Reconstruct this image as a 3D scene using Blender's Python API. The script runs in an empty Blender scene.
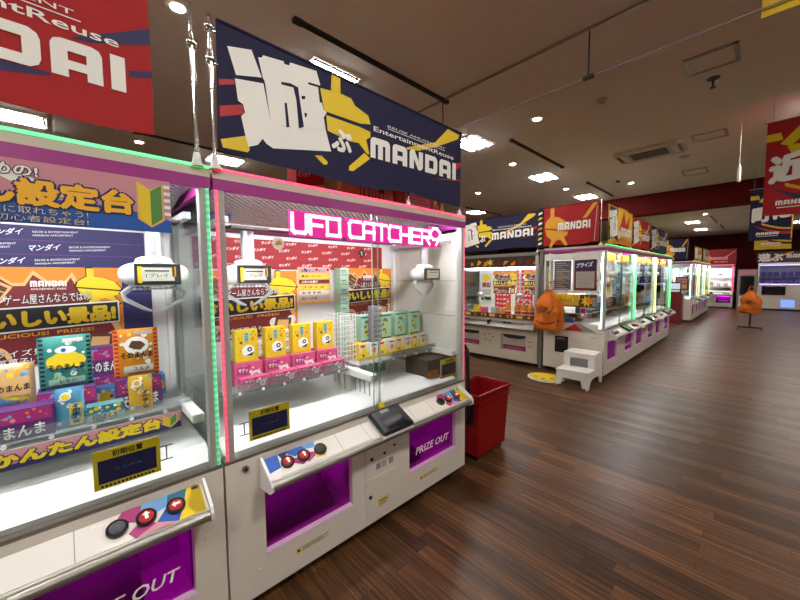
import bpy, bmesh, math, random
from mathutils import Vector, Matrix
random.seed(7)
S = bpy.context.scene
COL = S.collection
PI = math.pi

# ------------------------------------------------------------------ materials
def lin(h):
    h = h.lstrip('#')
    c = [int(h[i:i+2], 16) / 255 for i in (0, 2, 4)]
    return [x / 12.92 if x <= .04045 else ((x + .055) / 1.055) ** 2.4 for x in c] + [1.0]

MATS = {}
def mat(name, col, rough=.5, metal=0., emit=None, es=0., spec=.5, var=0., vscale=20., coat=0.):
    if name in MATS: return MATS[name]
    m = bpy.data.materials.new(name); m.use_nodes = True
    nt = m.node_tree; b = nt.nodes['Principled BSDF']
    b.inputs['Base Color'].default_value = lin(col)
    b.inputs['Roughness'].default_value = rough
    b.inputs['Metallic'].default_value = metal
    b.inputs['Specular IOR Level'].default_value = spec
    if coat: b.inputs['Coat Weight'].default_value = coat
    if emit:
        b.inputs['Emission Color'].default_value = lin(emit)
        b.inputs['Emission Strength'].default_value = es
    if var:
        tc = nt.nodes.new('ShaderNodeTexCoord'); n = nt.nodes.new('ShaderNodeTexNoise')
        n.inputs['Scale'].default_value = vscale; n.inputs['Detail'].default_value = 4
        hsv = nt.nodes.new('ShaderNodeHueSaturation'); hsv.inputs['Color'].default_value = lin(col)
        mr = nt.nodes.new('ShaderNodeMapRange')
        mr.inputs['To Min'].default_value = 1 - var; mr.inputs['To Max'].default_value = 1 + var
        nt.links.new(tc.outputs['Object'], n.inputs['Vector'])
        nt.links.new(n.outputs['Fac'], mr.inputs['Value'])
        nt.links.new(mr.outputs['Result'], hsv.inputs['Value'])
        nt.links.new(hsv.outputs['Color'], b.inputs['Base Color'])
    MATS[name] = m
    return m

def glass(name, tint='#f4faf7', refl=1.0, rough=.0, alpha=0.0, body='#ffffff'):
    """thin clear sheet: transparent with a fresnel reflection, plus a little body colour"""
    if name in MATS: return MATS[name]
    m = bpy.data.materials.new(name); m.use_nodes = True
    nt = m.node_tree; nt.nodes.clear()
    out = nt.nodes.new('ShaderNodeOutputMaterial')
    tr = nt.nodes.new('ShaderNodeBsdfTransparent'); tr.inputs[0].default_value = lin(tint)
    gl = nt.nodes.new('ShaderNodeBsdfGlossy'); gl.inputs['Roughness'].default_value = rough
    fr = nt.nodes.new('ShaderNodeFresnel'); fr.inputs['IOR'].default_value = 1.45
    mu = nt.nodes.new('ShaderNodeMath'); mu.operation = 'MULTIPLY'; mu.inputs[1].default_value = refl
    mx = nt.nodes.new('ShaderNodeMixShader')
    nt.links.new(fr.outputs[0], mu.inputs[0]); nt.links.new(mu.outputs[0], mx.inputs[0])
    src = tr.outputs[0]
    if alpha:
        df = nt.nodes.new('ShaderNodeBsdfDiffuse'); df.inputs[0].default_value = lin(body)
        m2 = nt.nodes.new('ShaderNodeMixShader'); m2.inputs[0].default_value = alpha
        nt.links.new(tr.outputs[0], m2.inputs[1]); nt.links.new(df.outputs[0], m2.inputs[2])
        src = m2.outputs[0]
    nt.links.new(src, mx.inputs[1]); nt.links.new(gl.outputs[0], mx.inputs[2])
    nt.links.new(mx.outputs[0], out.inputs[0])
    MATS[name] = m
    return m

def led_mat(name, col, es, pitch, axis=2, base='#e8eee8'):
    """a clear strip with a row of small LEDs: emission in dots along one axis"""
    m = mat(name, base, .3, emit=col, es=es)
    nt = m.node_tree; b = nt.nodes['Principled BSDF']
    tc = nt.nodes.new('ShaderNodeTexCoord'); sp = nt.nodes.new('ShaderNodeSeparateXYZ')
    mu = nt.nodes.new('ShaderNodeMath'); mu.operation = 'MULTIPLY'; mu.inputs[1].default_value = 2 * PI / pitch
    si = nt.nodes.new('ShaderNodeMath'); si.operation = 'SINE'
    mr = nt.nodes.new('ShaderNodeMapRange'); mr.inputs['From Min'].default_value = -.3; mr.inputs['From Max'].default_value = .8
    mr.inputs['To Min'].default_value = es * .25; mr.inputs['To Max'].default_value = es * 1.6
    nt.links.new(tc.outputs['Object'], sp.inputs[0]); nt.links.new(sp.outputs[axis], mu.inputs[0])
    nt.links.new(mu.outputs[0], si.inputs[0]); nt.links.new(si.outputs[0], mr.inputs['Value'])
    nt.links.new(mr.outputs[0], b.inputs['Emission Strength'])
    return m

# ------------------------------------------------------------------ mesh builder
class MB:
    def __init__(s): s.v = []; s.f = []; s.m = []; s.s = []; s.mats = []
    def mi(s, m):
        if m not in s.mats: s.mats.append(m)
        return s.mats.index(m)
    def add(s, vs, fs, m, sm=False):
        o = len(s.v); i = s.mi(m)
        s.v += [tuple(v) for v in vs]
        for f in fs: s.f.append([a + o for a in f]); s.m.append(i); s.s.append(sm)
        return s
    def box(s, x0, x1, y0, y1, z0, z1, m):
        vs = [(x, y, z) for x in (x0, x1) for y in (y0, y1) for z in (z0, z1)]
        return s.add(vs, [(0, 1, 3, 2), (4, 6, 7, 5), (0, 4, 5, 1), (2, 3, 7, 6), (0, 2, 6, 4), (1, 5, 7, 3)], m)
    def prism(s, poly, axis, a, b, m, sm=False):
        n = len(poly)
        def P(p, t):
            return {'x': (t, p[0], p[1]), 'y': (p[0], t, p[1]), 'z': (p[0], p[1], t)}[axis]
        vs = [P(p, a) for p in poly] + [P(p, b) for p in poly]
        s.add(vs, [tuple(range(n))[::-1], tuple(range(n, 2 * n))], m)
        o = len(s.v) - 2 * n; i = s.mi(m)
        for k in range(n):
            j = (k + 1) % n
            s.f.append([o + k, o + j, o + n + j, o + n + k]); s.m.append(i); s.s.append(sm)
        return s
    def cyl(s, p, q, r, m, r2=None, n=14, sm=True):
        p = Vector(p); q = Vector(q); d = (q - p).normalized(); r2 = r if r2 is None else r2
        a = d.orthogonal().normalized(); b = d.cross(a)
        vs = []
        for c, R in ((p, r), (q, r2)):
            for k in range(n):
                t = 2 * PI * k / n
                vs.append(c + a * R * math.cos(t) + b * R * math.sin(t))
        fs = [(k, (k + 1) % n, n + (k + 1) % n, n + k) for k in range(n)]
        s.add(vs, fs, m, sm)
        s.add(vs[:n], [tuple(range(n))[::-1]], m); s.add(vs[n:], [tuple(range(n))], m)
        return s
    def tube(s, pts, r, m, n=8, closed=False):
        pts = [Vector(p) for p in pts]; L = len(pts); vs = []
        up = None
        for k, p in enumerate(pts):
            t = (pts[(k + 1) % L if closed else min(k + 1, L - 1)] - pts[(k - 1) % L if closed else max(k - 1, 0)]).normalized()
            a = t.orthogonal().normalized() if up is None else (up - t * up.dot(t)).normalized()
            up = a; b = t.cross(a); R = r[k] if isinstance(r, (list, tuple)) else r
            vs += [p + a * R * math.cos(2 * PI * j / n) + b * R * math.sin(2 * PI * j / n) for j in range(n)]
        fs = []
        for k in range(L if closed else L - 1):
            k2 = (k + 1) % L
            fs += [(k * n + j, k * n + (j + 1) % n, k2 * n + (j + 1) % n, k2 * n + j) for j in range(n)]
        s.add(vs, fs, m, True)
        if not closed:
            s.add(vs[:n], [tuple(range(n))[::-1]], m); s.add(vs[-n:], [tuple(range(n))], m)
        return s
    def lathe(s, prof, o, m, axis='z', n=20):
        vs = []
        for r, h in prof:
            for k in range(n):
                t = 2 * PI * k / n; a, b = r * math.cos(t), r * math.sin(t)
                v = {'z': (a, b, h), 'x': (h, a, b), 'y': (b, h, a)}[axis]
                vs.append((o[0] + v[0], o[1] + v[1], o[2] + v[2]))
        fs = [(i * n + k, i * n + (k + 1) % n, (i + 1) * n + (k + 1) % n, (i + 1) * n + k) for i in range(len(prof) - 1) for k in range(n)]
        s.add(vs, fs, m, True)
        if prof[0][0] > 1e-6: s.add(vs[:n], [tuple(range(n))[::-1]], m)
        if prof[-1][0] > 1e-6: s.add(vs[-n:], [tuple(range(n))], m)
        return s
    def sup(s, c, rx, ry, rz, m, e=1.0, nu=20, nv=12):
        """superellipsoid: e<1 is boxier"""
        def sp(v): return math.copysign(abs(v) ** e, v)
        vs = []
        for i in range(nv + 1):
            ph = -PI / 2 + PI * i / nv
            for k in range(nu):
                t = 2 * PI * k / nu
                vs.append((c[0] + rx * sp(math.cos(ph)) * sp(math.cos(t)), c[1] + ry * sp(math.cos(ph)) * sp(math.sin(t)), c[2] + rz * sp(math.sin(ph))))
        fs = [(i * nu + k, i * nu + (k + 1) % nu, (i + 1) * nu + (k + 1) % nu, (i + 1) * nu + k) for i in range(nv) for k in range(nu)]
        return s.add(vs, fs, m, True)
    def xf(s, M):
        s.v = [tuple(M @ Vector(v)) for v in s.v]; return s
    def mesh(s, name, bevel=0., seg=2):
        me = bpy.data.meshes.new(name)
        me.from_pydata(s.v, [], s.f)
        for m in s.mats: me.materials.append(m)
        for p, i, sm in zip(me.polygons, s.m, s.s): p.material_index = i; p.use_smooth = sm
        bm = bmesh.new(); bm.from_mesh(me)
        bmesh.ops.remove_doubles(bm, verts=bm.verts, dist=1e-6)
        if bevel:
            es = [e for e in bm.edges if len(e.link_faces) == 2 and e.calc_face_angle(0) > .6]
            bmesh.ops.bevel(bm, geom=es, offset=bevel, segments=seg, affect='EDGES', clamp_overlap=True)
        bmesh.ops.recalc_face_normals(bm, faces=bm.faces)
        bm.to_mesh(me); bm.free(); me.update()
        if any(s.s): me.set_sharp_from_angle(angle=.75)
        return me
    def build(s, name, parent=None, loc=None, rz=None, bevel=0., seg=2):
        o = bpy.data.objects.new(name, s.mesh(name, bevel, seg)); COL.objects.link(o)
        if parent: o.parent = parent
        if loc: o.location = loc
        if rz: o.rotation_euler.z = rz
        return o

def thing(name, label, cat, loc=(0, 0, 0), rz=0, group=None):
    o = bpy.data.objects.new(name, None); COL.objects.link(o)
    o.empty_display_size = .05
    o.location = loc; o.rotation_euler.z = rz
    return tag(o, label, cat, group)
def tag(o, label, cat=None, group=None, kind=None):
    if label: o['label'] = label
    if cat: o['category'] = cat
    if group: o['group'] = group
    if kind: o['kind'] = kind
    return o
def struct(name, mb, label=None):
    o = mb.build(name); o['kind'] = 'structure'
    if label: o['label'] = label
    return o
def kids(o): return list(o.children)
def copy_tree(o, parent=None):
    c = o.copy(); COL.objects.link(c)
    if parent: c.parent = parent
    for ch in KID.get(o.name, []) if False else [x for x in o.children]: copy_tree(ch, c)
    return c
def dup(o, label, loc, rz=None, group=None, cat=None):
    c = copy_tree(o); c.location = loc
    if rz is not None: c.rotation_euler.z = rz
    c['label'] = label
    if group: c['group'] = group
    if cat: c['category'] = cat
    return c

# ------------------------------------------------------------------ flat prints
TXT = {}
def text_geo(st, bold=0.):
    k = (st, bold)
    if k in TXT: return TXT[k]
    c = bpy.data.curves.new('writing', 'FONT'); c.body = st; c.size = 1; c.resolution_u = 2; c.offset = bold
    o = bpy.data.objects.new('writing', c); COL.objects.link(o)
    me = bpy.data.meshes.new_from_object(o.evaluated_get(bpy.context.evaluated_depsgraph_get()))
    vs = [(v.co.x, v.co.y) for v in me.vertices]; fs = [tuple(p.vertices) for p in me.polygons]
    bpy.data.objects.remove(o); bpy.data.curves.remove(c); bpy.data.meshes.remove(me)
    TXT[k] = (vs, fs)
    return TXT[k]
def bb(vs):
    xs = [v[0] for v in vs]; ys = [v[1] for v in vs]
    return min(xs), min(ys), max(xs), max(ys)

MANDAI_GLYPHS = {
 'M': (1.2, [[(0,0),(0,.8),(.06,.94),(.2,1),(1.0,1),(1.14,.94),(1.2,.8),(1.2,0),(.9,0),(.9,.68),(.75,.68),(.75,0),(.45,0),(.45,.68),(.3,.68),(.3,0)]]),
 'A': (1.0, [[(0,0),(0,.8),(.06,.94),(.2,1),(.32,1),(.32,0)], [(.68,0),(.68,1),(.8,1),(.94,.94),(1,.8),(1,0)], [(.32,.7),(.32,1),(.68,1),(.68,.7)], [(.32,.22),(.32,.46),(.68,.46),(.68,.22)]]),
 'N': (1.0, [[(0,0),(0,.85),(.15,1),(.36,1),(.68,.46),(.68,1),(1,1),(1,.15),(.85,0),(.64,0),(.32,.54),(.32,0)]]),
 'D': (1.0, [[(0,0),(0,1),(.32,1),(.32,0)], [(.32,.72),(.32,1),(.68,1),(.68,.72)], [(.32,0),(.32,.28),(.68,.28),(.68,0)], [(.68,0),(.68,1),(.8,1),(.95,.9),(1,.75),(1,.25),(.95,.1),(.8,0)]]),
 'I': (.32, [[(0,0),(0,1),(.32,1),(.32,0)]]),
}
KOMA_TOP = [(0,.46),(.04,.62),(.2,.74),(.24,.74),(.24,1),(.4,1),(.4,.76),(.62,.72),(.86,.6),(1,.4),(1,.34)]
KOMA_LOW = [(.02,.42),(.98,.3),(.94,.2),(.82,.16),(.98,-.06),(.9,-.1),(.66,.1),(.5,.08),(.3,-.12),(.2,-.08),(.3,.1),(.1,.22)]

class Print:
    """flat artwork on a plane: origin O, axes U (right) and V (up); layers step outward along the normal"""
    def __init__(s, O, U, V, eps=.0007):
        s.O = Vector(O); s.U = Vector(U).normalized(); s.V = Vector(V).normalized(); s.N = s.U.cross(s.V); s.eps = eps
        s.mb = MB()
    def p(s, u, v, L): return s.O + s.U * u + s.V * v + s.N * (L * s.eps)
    def poly(s, pts, m, L=1):
        s.mb.add([s.p(u, v, L) for u, v in pts], [tuple(range(len(pts)))], m); return s
    def rect(s, u0, v0, u1, v1, m, L=1): return s.poly([(u0, v0), (u1, v0), (u1, v1), (u0, v1)], m, L)
    def circ(s, u, v, r, m, L=1, n=20, ry=None, a0=0, a1=2 * PI):
        ry = ry or r
        full = abs(a1 - a0 - 2 * PI) < 1e-6
        k = n if full else n + 1
        return s.poly([(u + r * math.cos(a0 + (a1 - a0) * i / n), v + ry * math.sin(a0 + (a1 - a0) * i / n)) for i in range(k)], m, L)
    def star(s, u, v, r, r2, m, L=1, n=14, ry=1.):
        return s.poly([(u + (r if i % 2 else r2) * math.cos(PI * i / n), v + ry * (r if i % 2 else r2) * math.sin(PI * i / n)) for i in range(2 * n)], m, L)
    def fit(s, norm, u0, v0, u1, v1, m, L, shear=0., rise=0.):
        for pl in norm:
            s.poly([(u0 + (u1 - u0) * a + shear * (v1 - v0) * (b - .5), v0 + (v1 - v0) * b + rise * a) for a, b in pl], m, L)
        return s
    def text(s, st, u0, v0, u1, v1, m, L=2, bold=0., shear=0., rise=0., outline=None, width=.03):
        base, bf = text_geo(st, 0. if bold >= .03 or outline else bold)
        if not base: return s
        x0, y0, x1, y1 = bb(base)
        if bold >= .03 or outline: x0 -= bold; y0 -= bold; x1 += bold; y1 += bold
        def put(r, n, mm, LL):
            for k in range(n + 1):
                dx, dy = (r * math.cos(2 * PI * k / n), r * math.sin(2 * PI * k / n)) if k < n else (0, 0)
                if k == n and n == 0: dx = dy = 0
                out = []
                for x, y in base:
                    a = (x + dx - x0) / (x1 - x0); b = (y + dy - y0) / (y1 - y0)
                    out.append(s.p(u0 + (u1 - u0) * a + shear * (v1 - v0) * (b - .5), v0 + (v1 - v0) * b + rise * a, LL + k * .03))
                s.mb.add(out, bf, mm)
        if outline:
            put(bold + width, 8, outline, L); L += 1
        put(bold, 6 if bold >= .03 else 0, m, L)
        return s
    def mandai(s, u0, v0, u1, v1, m, L=2, rise=0., outline=None, ow=.06):
        st = 'MANDAI'; gap = .17
        W = sum(MANDAI_GLYPHS[c][0] for c in st) + gap * 5; x = 0
        if outline: s.rect(u0 - (u1-u0)*ow*.5, v0 - (v1-v0)*ow*2, u1 + (u1-u0)*ow*.5, v1 + (v1-v0)*ow*2, outline, L - 1)
        for c in st:
            w, pls = MANDAI_GLYPHS[c]
            s.fit([[((a + x) / W, b) for a, b in pl] for pl in pls], u0, v0, u1, v1, m, L, rise=rise)
            x += w + gap
        return s
    def koma(s, u0, v0, u1, v1, m, L=1, black=None):
        if black:
            du, dv = (u1 - u0) * .04, (v1 - v0) * .04
            for K in (KOMA_TOP, KOMA_LOW):
                cx = sum(a for a, b in K) / len(K); cy = sum(b for a, b in K) / len(K)
                s.fit([[(cx + (a - cx) * 1.1, cy + (b - cy) * 1.16) for a, b in K]], u0, v0, u1, v1, black, L)
            L += 1
        return s.fit([KOMA_TOP, KOMA_LOW], u0, v0, u1, v1, m, L)
    def stroke(s, pts, w, m, L=1, closed=False):
        n = len(pts)
        for k in range(n if closed else n - 1):
            a = Vector(pts[k]); b = Vector(pts[(k + 1) % n]); d = (b - a)
            if d.length < 1e-9: continue
            d.normalize(); nn = Vector((-d.y, d.x)) * w / 2; e = d * w / 2
            s.poly([tuple(a - e - nn), tuple(b + e - nn), tuple(b + e + nn), tuple(a - e + nn)], m, L)
        return s
    def build(s, name, parent=None, label=None):
        me = bpy.data.meshes.new(name); me.from_pydata(s.mb.v, [], s.mb.f)
        for m in s.mb.mats: me.materials.append(m)
        for p, i in zip(me.polygons, s.mb.m): p.material_index = i
        me.update()
        o = bpy.data.objects.new(name, me); COL.objects.link(o)
        if parent: o.parent = parent
        if label: o['label'] = label
        return o
# ------------------------------------------------------------------ palette
WHITE = mat('white_enamel', '#dcd6cc', .35, var=.03, vscale=6)
WHITE2 = mat('white_plastic', '#e6e4e0', .4)
PURE = mat('white_ink', '#f0eee8', .6)
CREAM = mat('cream_enamel', '#c9bfae', .4, var=.03, vscale=5)
GREY = mat('grey_metal', '#8f8b86', .35, .4)
SILVER = mat('silver_metal', '#d2d2d4', .35, .6)
CHROME = mat('chrome', '#d8d8d6', .12, 1.)
STEEL = mat('brushed_steel', '#a39f98', .32, .8)
DARK = mat('dark_grey', '#2a2a2c', .5)
BLACK = mat('black_plastic', '#0c0c0d', .35)
BLACKI = mat('black_ink', '#101014', .6)
SCREEN = mat('dark_screen', '#15161c', .08, spec=.6)
MAG = mat('magenta_band', '#9c2f82', .35)
MAGI = mat('magenta_ink', '#a0246a', .5)
PINKI = mat('pink_ink', '#c88a96', .6)
NAVY = mat('navy_ink', '#1c1c52', .6)
NAVYC = mat('navy_cloth', '#15133c', .8, var=.1, vscale=8)
REDC = mat('red_cloth', '#a80f14', .75, var=.08, vscale=8)
YELC = mat('yellow_cloth', '#e0b81c', .75, var=.06, vscale=8)
YELI = mat('yellow_ink', '#e8c81e', .6)
ORI = mat('orange_ink', '#d9821c', .6)
GOLDI = mat('gold_ink', '#e2a01c', .55)
REDI = mat('red_ink', '#b81a1e', .6)
MARI = mat('maroon_ink', '#6b1016', .6)
BLUEI = mat('blue_ink', '#1f58b0', .55)
SKYI = mat('light_blue_ink', '#6a9cd0', .55)
TEALI = mat('teal_ink', '#1e6f80', .55)
GREENI = mat('green_ink', '#4f8a3c', .6)
DGREEN = mat('dark_green_ink', '#2c5c3e', .6)
LGREEN = mat('pale_green_card', '#9fc7ae', .5)
BROWNI = mat('brown_ink', '#5a3418', .6)
TAN = mat('tan_ink', '#e0b070', .6)
CARD = mat('cardboard', '#b58755', .8, var=.06, vscale=30)
PURI = mat('purple_ink', '#5c2a6a', .6)
GREYI = mat('grey_ink', '#8a8a90', .6)
GREYP = mat('grey_print', '#b0a9a2', .6)
OFFW = mat('off_white_paper', '#d8d4c8', .7)
RED = mat('red_plastic', '#8c0b0f', .4)
DRED = mat('dark_red_enamel', '#6e0c0e', .4)
ORC = mat('orange_fabric', '#cf6a10', .8, var=.18, vscale=14)
GLASS = glass('clear_glass', '#f8fcfa', .4)
GEDGE = mat('glass_edge', '#b4cfc4', .2)
ACRY = glass('clear_acrylic', '#eef2f2', .9, .02, .10, '#ffffff')
ACRYW = glass('frosted_acrylic', '#eef2f2', .6, .1, .45, '#f4f4f6')
PURPLE_PANE = glass('purple_pane', '#d870d8', .6, .03, .06, '#b020b0')
PURPLE_IN = mat('purple_recess', '#c43ac8', .5)
PURPLE_LED = mat('purple_lamp', '#e070f0', .5, emit='#e850e0', es=17.0)
TUBE = mat('white_led_tube', '#ffffff', .5, emit='#fff9f0', es=80.)
MACHF = mat('island_led_tube', '#ffffff', .5, emit='#fbf8ff', es=170.)
MACH = mat('machine_led_tube', '#ffffff', .5, emit='#fbf8ff', es=98.)
TUBEB = mat('boosted_led_tube', '#ffffff', .5, emit='#fff9f0', es=124.)
DOWN = mat('downlight_lamp', '#ffffff', .5, emit='#ffedd4', es=90.)
LED_G = led_mat('green_led_dots', '#14c874', .6, .03, base='#8fd8b0')
LED_P = led_mat('pink_led_dots', '#ff2a5e', .6, .03, base='#e890a4')
BAR_G = mat('green_led_bar', '#a0f0c0', .4, emit='#30e878', es=1.3)
BAR_P = mat('pink_led_bar', '#ff80a0', .4, emit='#ff2058', es=1.3)
BAR_Y = mat('lime_led_bar', '#e8f0b0', .4, emit='#c8e878', es=1.2)
SIGN_W = mat('sign_white_light', '#ffffff', .4, emit='#ffe8fa', es=.9)
SIGN_M = mat('sign_magenta_light', '#e0209a', .4, emit='#d81494', es=.32)
LCD = mat('lit_screen', '#9fb4c8', .3, emit='#b8c4d4', es=.6)
LCDB = mat('lit_blue_screen', '#7090e0', .3, emit='#7a9af0', es=.9)

def ribbed():
    m = mat('ribbed_silver', '#b8bac0', .22, .85)
    nt = m.node_tree; b = nt.nodes['Principled BSDF']
    tc = nt.nodes.new('ShaderNodeTexCoord'); w = nt.nodes.new('ShaderNodeTexWave'); w.inputs['Scale'].default_value = 16
    w.bands_direction = 'DIAGONAL'
    bp = nt.nodes.new('ShaderNodeBump'); bp.inputs['Strength'].default_value = .8; bp.inputs['Distance'].default_value = .02
    nt.links.new(tc.outputs['Object'], w.inputs['Vector']); nt.links.new(w.outputs['Fac'], bp.inputs['Height'])
    nt.links.new(bp.outputs[0], b.inputs['Normal'])
    return m
RIBBED = ribbed()

def wood_floor():
    m = mat('dark_wood_planks', '#4a2c1c', .36, spec=.32)
    nt = m.node_tree; b = nt.nodes['Principled BSDF']; N = nt.nodes.new; K = nt.links.new
    def math_(op, a, bb_=None):
        n = N('ShaderNodeMath'); n.operation = op
        for i, x in enumerate((a, bb_)):
            if x is None: continue
            if isinstance(x, (int, float)): n.inputs[i].default_value = x
            else: K(x, n.inputs[i])
        return n.outputs[0]
    tc = N('ShaderNodeTexCoord'); sp = N('ShaderNodeSeparateXYZ'); K(tc.outputs['Object'], sp.inputs[0])
    x, y = sp.outputs[0], sp.outputs[1]
    yr = math_('DIVIDE', y, .088); row = math_('FLOOR', yr)
    wn = N('ShaderNodeTexWhiteNoise'); wn.noise_dimensions = '1D'; K(row, wn.inputs['W'])
    xo = math_('ADD', math_('DIVIDE', x, 1.25), math_('MULTIPLY', wn.outputs['Value'], 7.3))
    cell = math_('FLOOR', xo)
    cv = N('ShaderNodeCombineXYZ'); K(row, cv.inputs[0]); K(cell, cv.inputs[1])
    w2 = N('ShaderNodeTexWhiteNoise'); w2.noise_dimensions = '2D'; K(cv.outputs[0], w2.inputs['Vector'])
    # grain stretched along the plank, shifted per plank
    gv = N('ShaderNodeCombineXYZ'); K(math_('ADD', math_('MULTIPLY', x, 1.1), math_('MULTIPLY', w2.outputs['Value'], 40.)), gv.inputs[0])
    K(math_('MULTIPLY', y, 34.), gv.inputs[1])
    gn = N('ShaderNodeTexNoise'); gn.inputs['Scale'].default_value = 1.6; gn.inputs['Detail'].default_value = 8; gn.inputs['Roughness'].default_value = .65
    K(gv.outputs[0], gn.inputs['Vector'])
    t = math_('ADD', math_('ADD', math_('MULTIPLY', w2.outputs['Value'], .22), .02), math_('MULTIPLY', gn.outputs['Fac'], 1.0))
    cr = N('ShaderNodeValToRGB'); K(t, cr.inputs[0])
    e = cr.color_ramp.elements
    e[0].position = .2; e[0].color = lin('#170b06'); e[1].position = .95; e[1].color = lin('#9a6e46')
    for p, c in ((.46, '#321f11'), (.60, '#4a301c'), (.74, '#66442a')):
        k = e.new(p); k.color = lin(c)
    # thin dark joints
    fy = math_('FRACT', yr); fx = math_('FRACT', xo)
    gy = math_('LESS_THAN', math_('ABSOLUTE', math_('SUBTRACT', fy, .5)), .488)
    gx = math_('LESS_THAN', math_('ABSOLUTE', math_('SUBTRACT', fx, .5)), .4985)
    j = math_('ADD', math_('MULTIPLY', math_('MULTIPLY', gy, gx), .5), .5)
    mx = N('ShaderNodeMix'); mx.data_type = 'RGBA'; mx.blend_type = 'MULTIPLY'; mx.inputs[0].default_value = 1
    K(cr.outputs[0], mx.inputs[6]); K(j, mx.inputs[7])
    K(mx.outputs[2], b.inputs['Base Color'])
    mr = N('ShaderNodeMapRange'); mr.inputs['To Min'].default_value = .30; mr.inputs['To Max'].default_value = .46
    K(gn.outputs['Fac'], mr.inputs['Value']); K(mr.outputs[0], b.inputs['Roughness'])
    bp = N('ShaderNodeBump'); bp.inputs['Strength'].default_value = .12; bp.inputs['Distance'].default_value = .004
    K(gn.outputs['Fac'], bp.inputs['Height']); K(bp.outputs[0], b.inputs['Normal'])
    return m
WOOD = wood_floor()
CEIL = mat('ceiling_board', '#f6f6f2', .85, var=.03, vscale=1.2)
WALLR = mat('dark_red_wall', '#46080a', .8, spec=.2, var=.06, vscale=2)
WALLG = mat('taupe_wall', '#8f8274', .8)
REDCEIL = mat('red_beam', '#560709', .8, spec=.2)

# ------------------------------------------------------------------ room
H = 3.9
X0, X1, Y0, Y1 = -14., 9., -7., 26.
struct('floor', MB().box(X0, X1, Y0, Y1, -.1, 0, WOOD))
struct('ceiling', MB().box(X0, X1, Y0, Y1, H, H + .1, CEIL))
struct('wall_back', MB().box(X0, X1, Y1, Y1 + .1, 0, H, WALLR))
struct('wall_left', MB().box(X0 - .1, X0, Y0, Y1, 0, H, WALLG))
struct('wall_right', MB().box(X1, X1 + .1, Y0, Y1, 0, H, WALLG))
struct('wall_front', MB().box(X0, X1, Y0 - .1, Y0, 0, H, WALLG))
struct('trim_1', MB().box(X0, X1, 11.1, 11.5, 3.36, H, REDCEIL))
struct('baseboard_back', MB().box(X0, X1, Y1 - .02, Y1, 0, .1, DARK))

# ------------------------------------------------------------------ ceiling fittings
def ceiling_light(x, y, label, w=.46, l=.56):
    t = thing('ceiling_light', label, 'ceiling light', (x, y, H), 0, 'three-tube ceiling lights')
    f = MB()
    f.box(-w/2 - .02, w/2 + .02, -l/2 - .02, -l/2, -.012, .0, WHITE2).box(-w/2 - .02, w/2 + .02, l/2, l/2 + .02, -.012, 0, WHITE2)
    f.box(-w/2 - .02, -w/2, -l/2, l/2, -.012, 0, WHITE2).box(w/2, w/2 + .02, -l/2, l/2, -.012, 0, WHITE2)
    f.box(-w/2, w/2, -l/2, l/2, -.006, 0, mat('blackened_louver', '#101010', 1., spec=0.))  # white backing coloured near black so gaps between lit tubes look dimmer
    f.build('frame', t)
    for k in range(3):
        c = (k - 1) * w / 3
        MB().box(c - w * .085, c + w * .085, -l/2 + .02, l/2 - .02, -.024, -.010, TUBEB if (x > 2.2 and y < 14) or y < -1 else TUBE).build('tube', t)  # tubes over the aisle are boosted to light the room
    return t
CLS = [(-1.72, 4.45, 'three-tube ceiling light past the lettered end of the long navy banner'),
 (-1.72, 1.68, 'three-tube ceiling light showing over the top edge of the long navy banner'),
 (-1.78, 7.3, 'three-tube ceiling light straight above the navy banner of the silver-framed machine'),
 (-1.82, 10.1, 'three-tube ceiling light above the red banner of the corner island machine'),
 (-5.3, 1.7, 'three-tube ceiling light seen under the white kanji of the long navy banner'),
 (-5.35, -.93, 'three-tube ceiling light under the hem of the red banner over the green-lit machine'),
 (-5.2, 9.7, 'three-tube ceiling light above the roof corner of the pink-lit machine'),
 (-.44, 18.6, 'ceiling light beyond the red beam, nearer of the two close together'),
 (-.49, 21.9, 'ceiling light beyond the red beam, farther of the two close together'),
 (2.3, 6.7, 'ceiling light at the top of the hanging red banner'),
 (2.55, 16.6, 'ceiling light beside the hanging blue banner, upper of two'),
 (2.7, 22.0, 'ceiling light beside the hanging blue banner, lower of two'),
 (-1.75, -1.3, 'unseen ceiling light added behind the red banner over the green-lit machine'),  # this and the aisle fixtures below are unseen, added for room light
 (2.3, .9, 'unseen ceiling light added over the open aisle floor'), (2.3, -2.2, 'unseen ceiling light added over the open aisle, before the two near machines'),
 (2.4, 12.8, 'unseen ceiling light added over the aisle just past the red beam'),
 (5.6, 5.0, 'unseen ceiling light added over the far side of the aisle'), (5.6, 12., 'unseen ceiling light added over the far aisle past the beam'), (5.6, -1.5, 'unseen ceiling light added by the far side wall'),
 (-5.3, 14.5, 'three-tube ceiling light behind the island row'), (-1.8, 14.2, 'three-tube ceiling light over the gap between the two islands'), (-5.3, 5.2, 'three-tube ceiling light deep behind the silver-framed machine')]
for x, y, l in CLS: ceiling_light(x, y, l)

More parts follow.
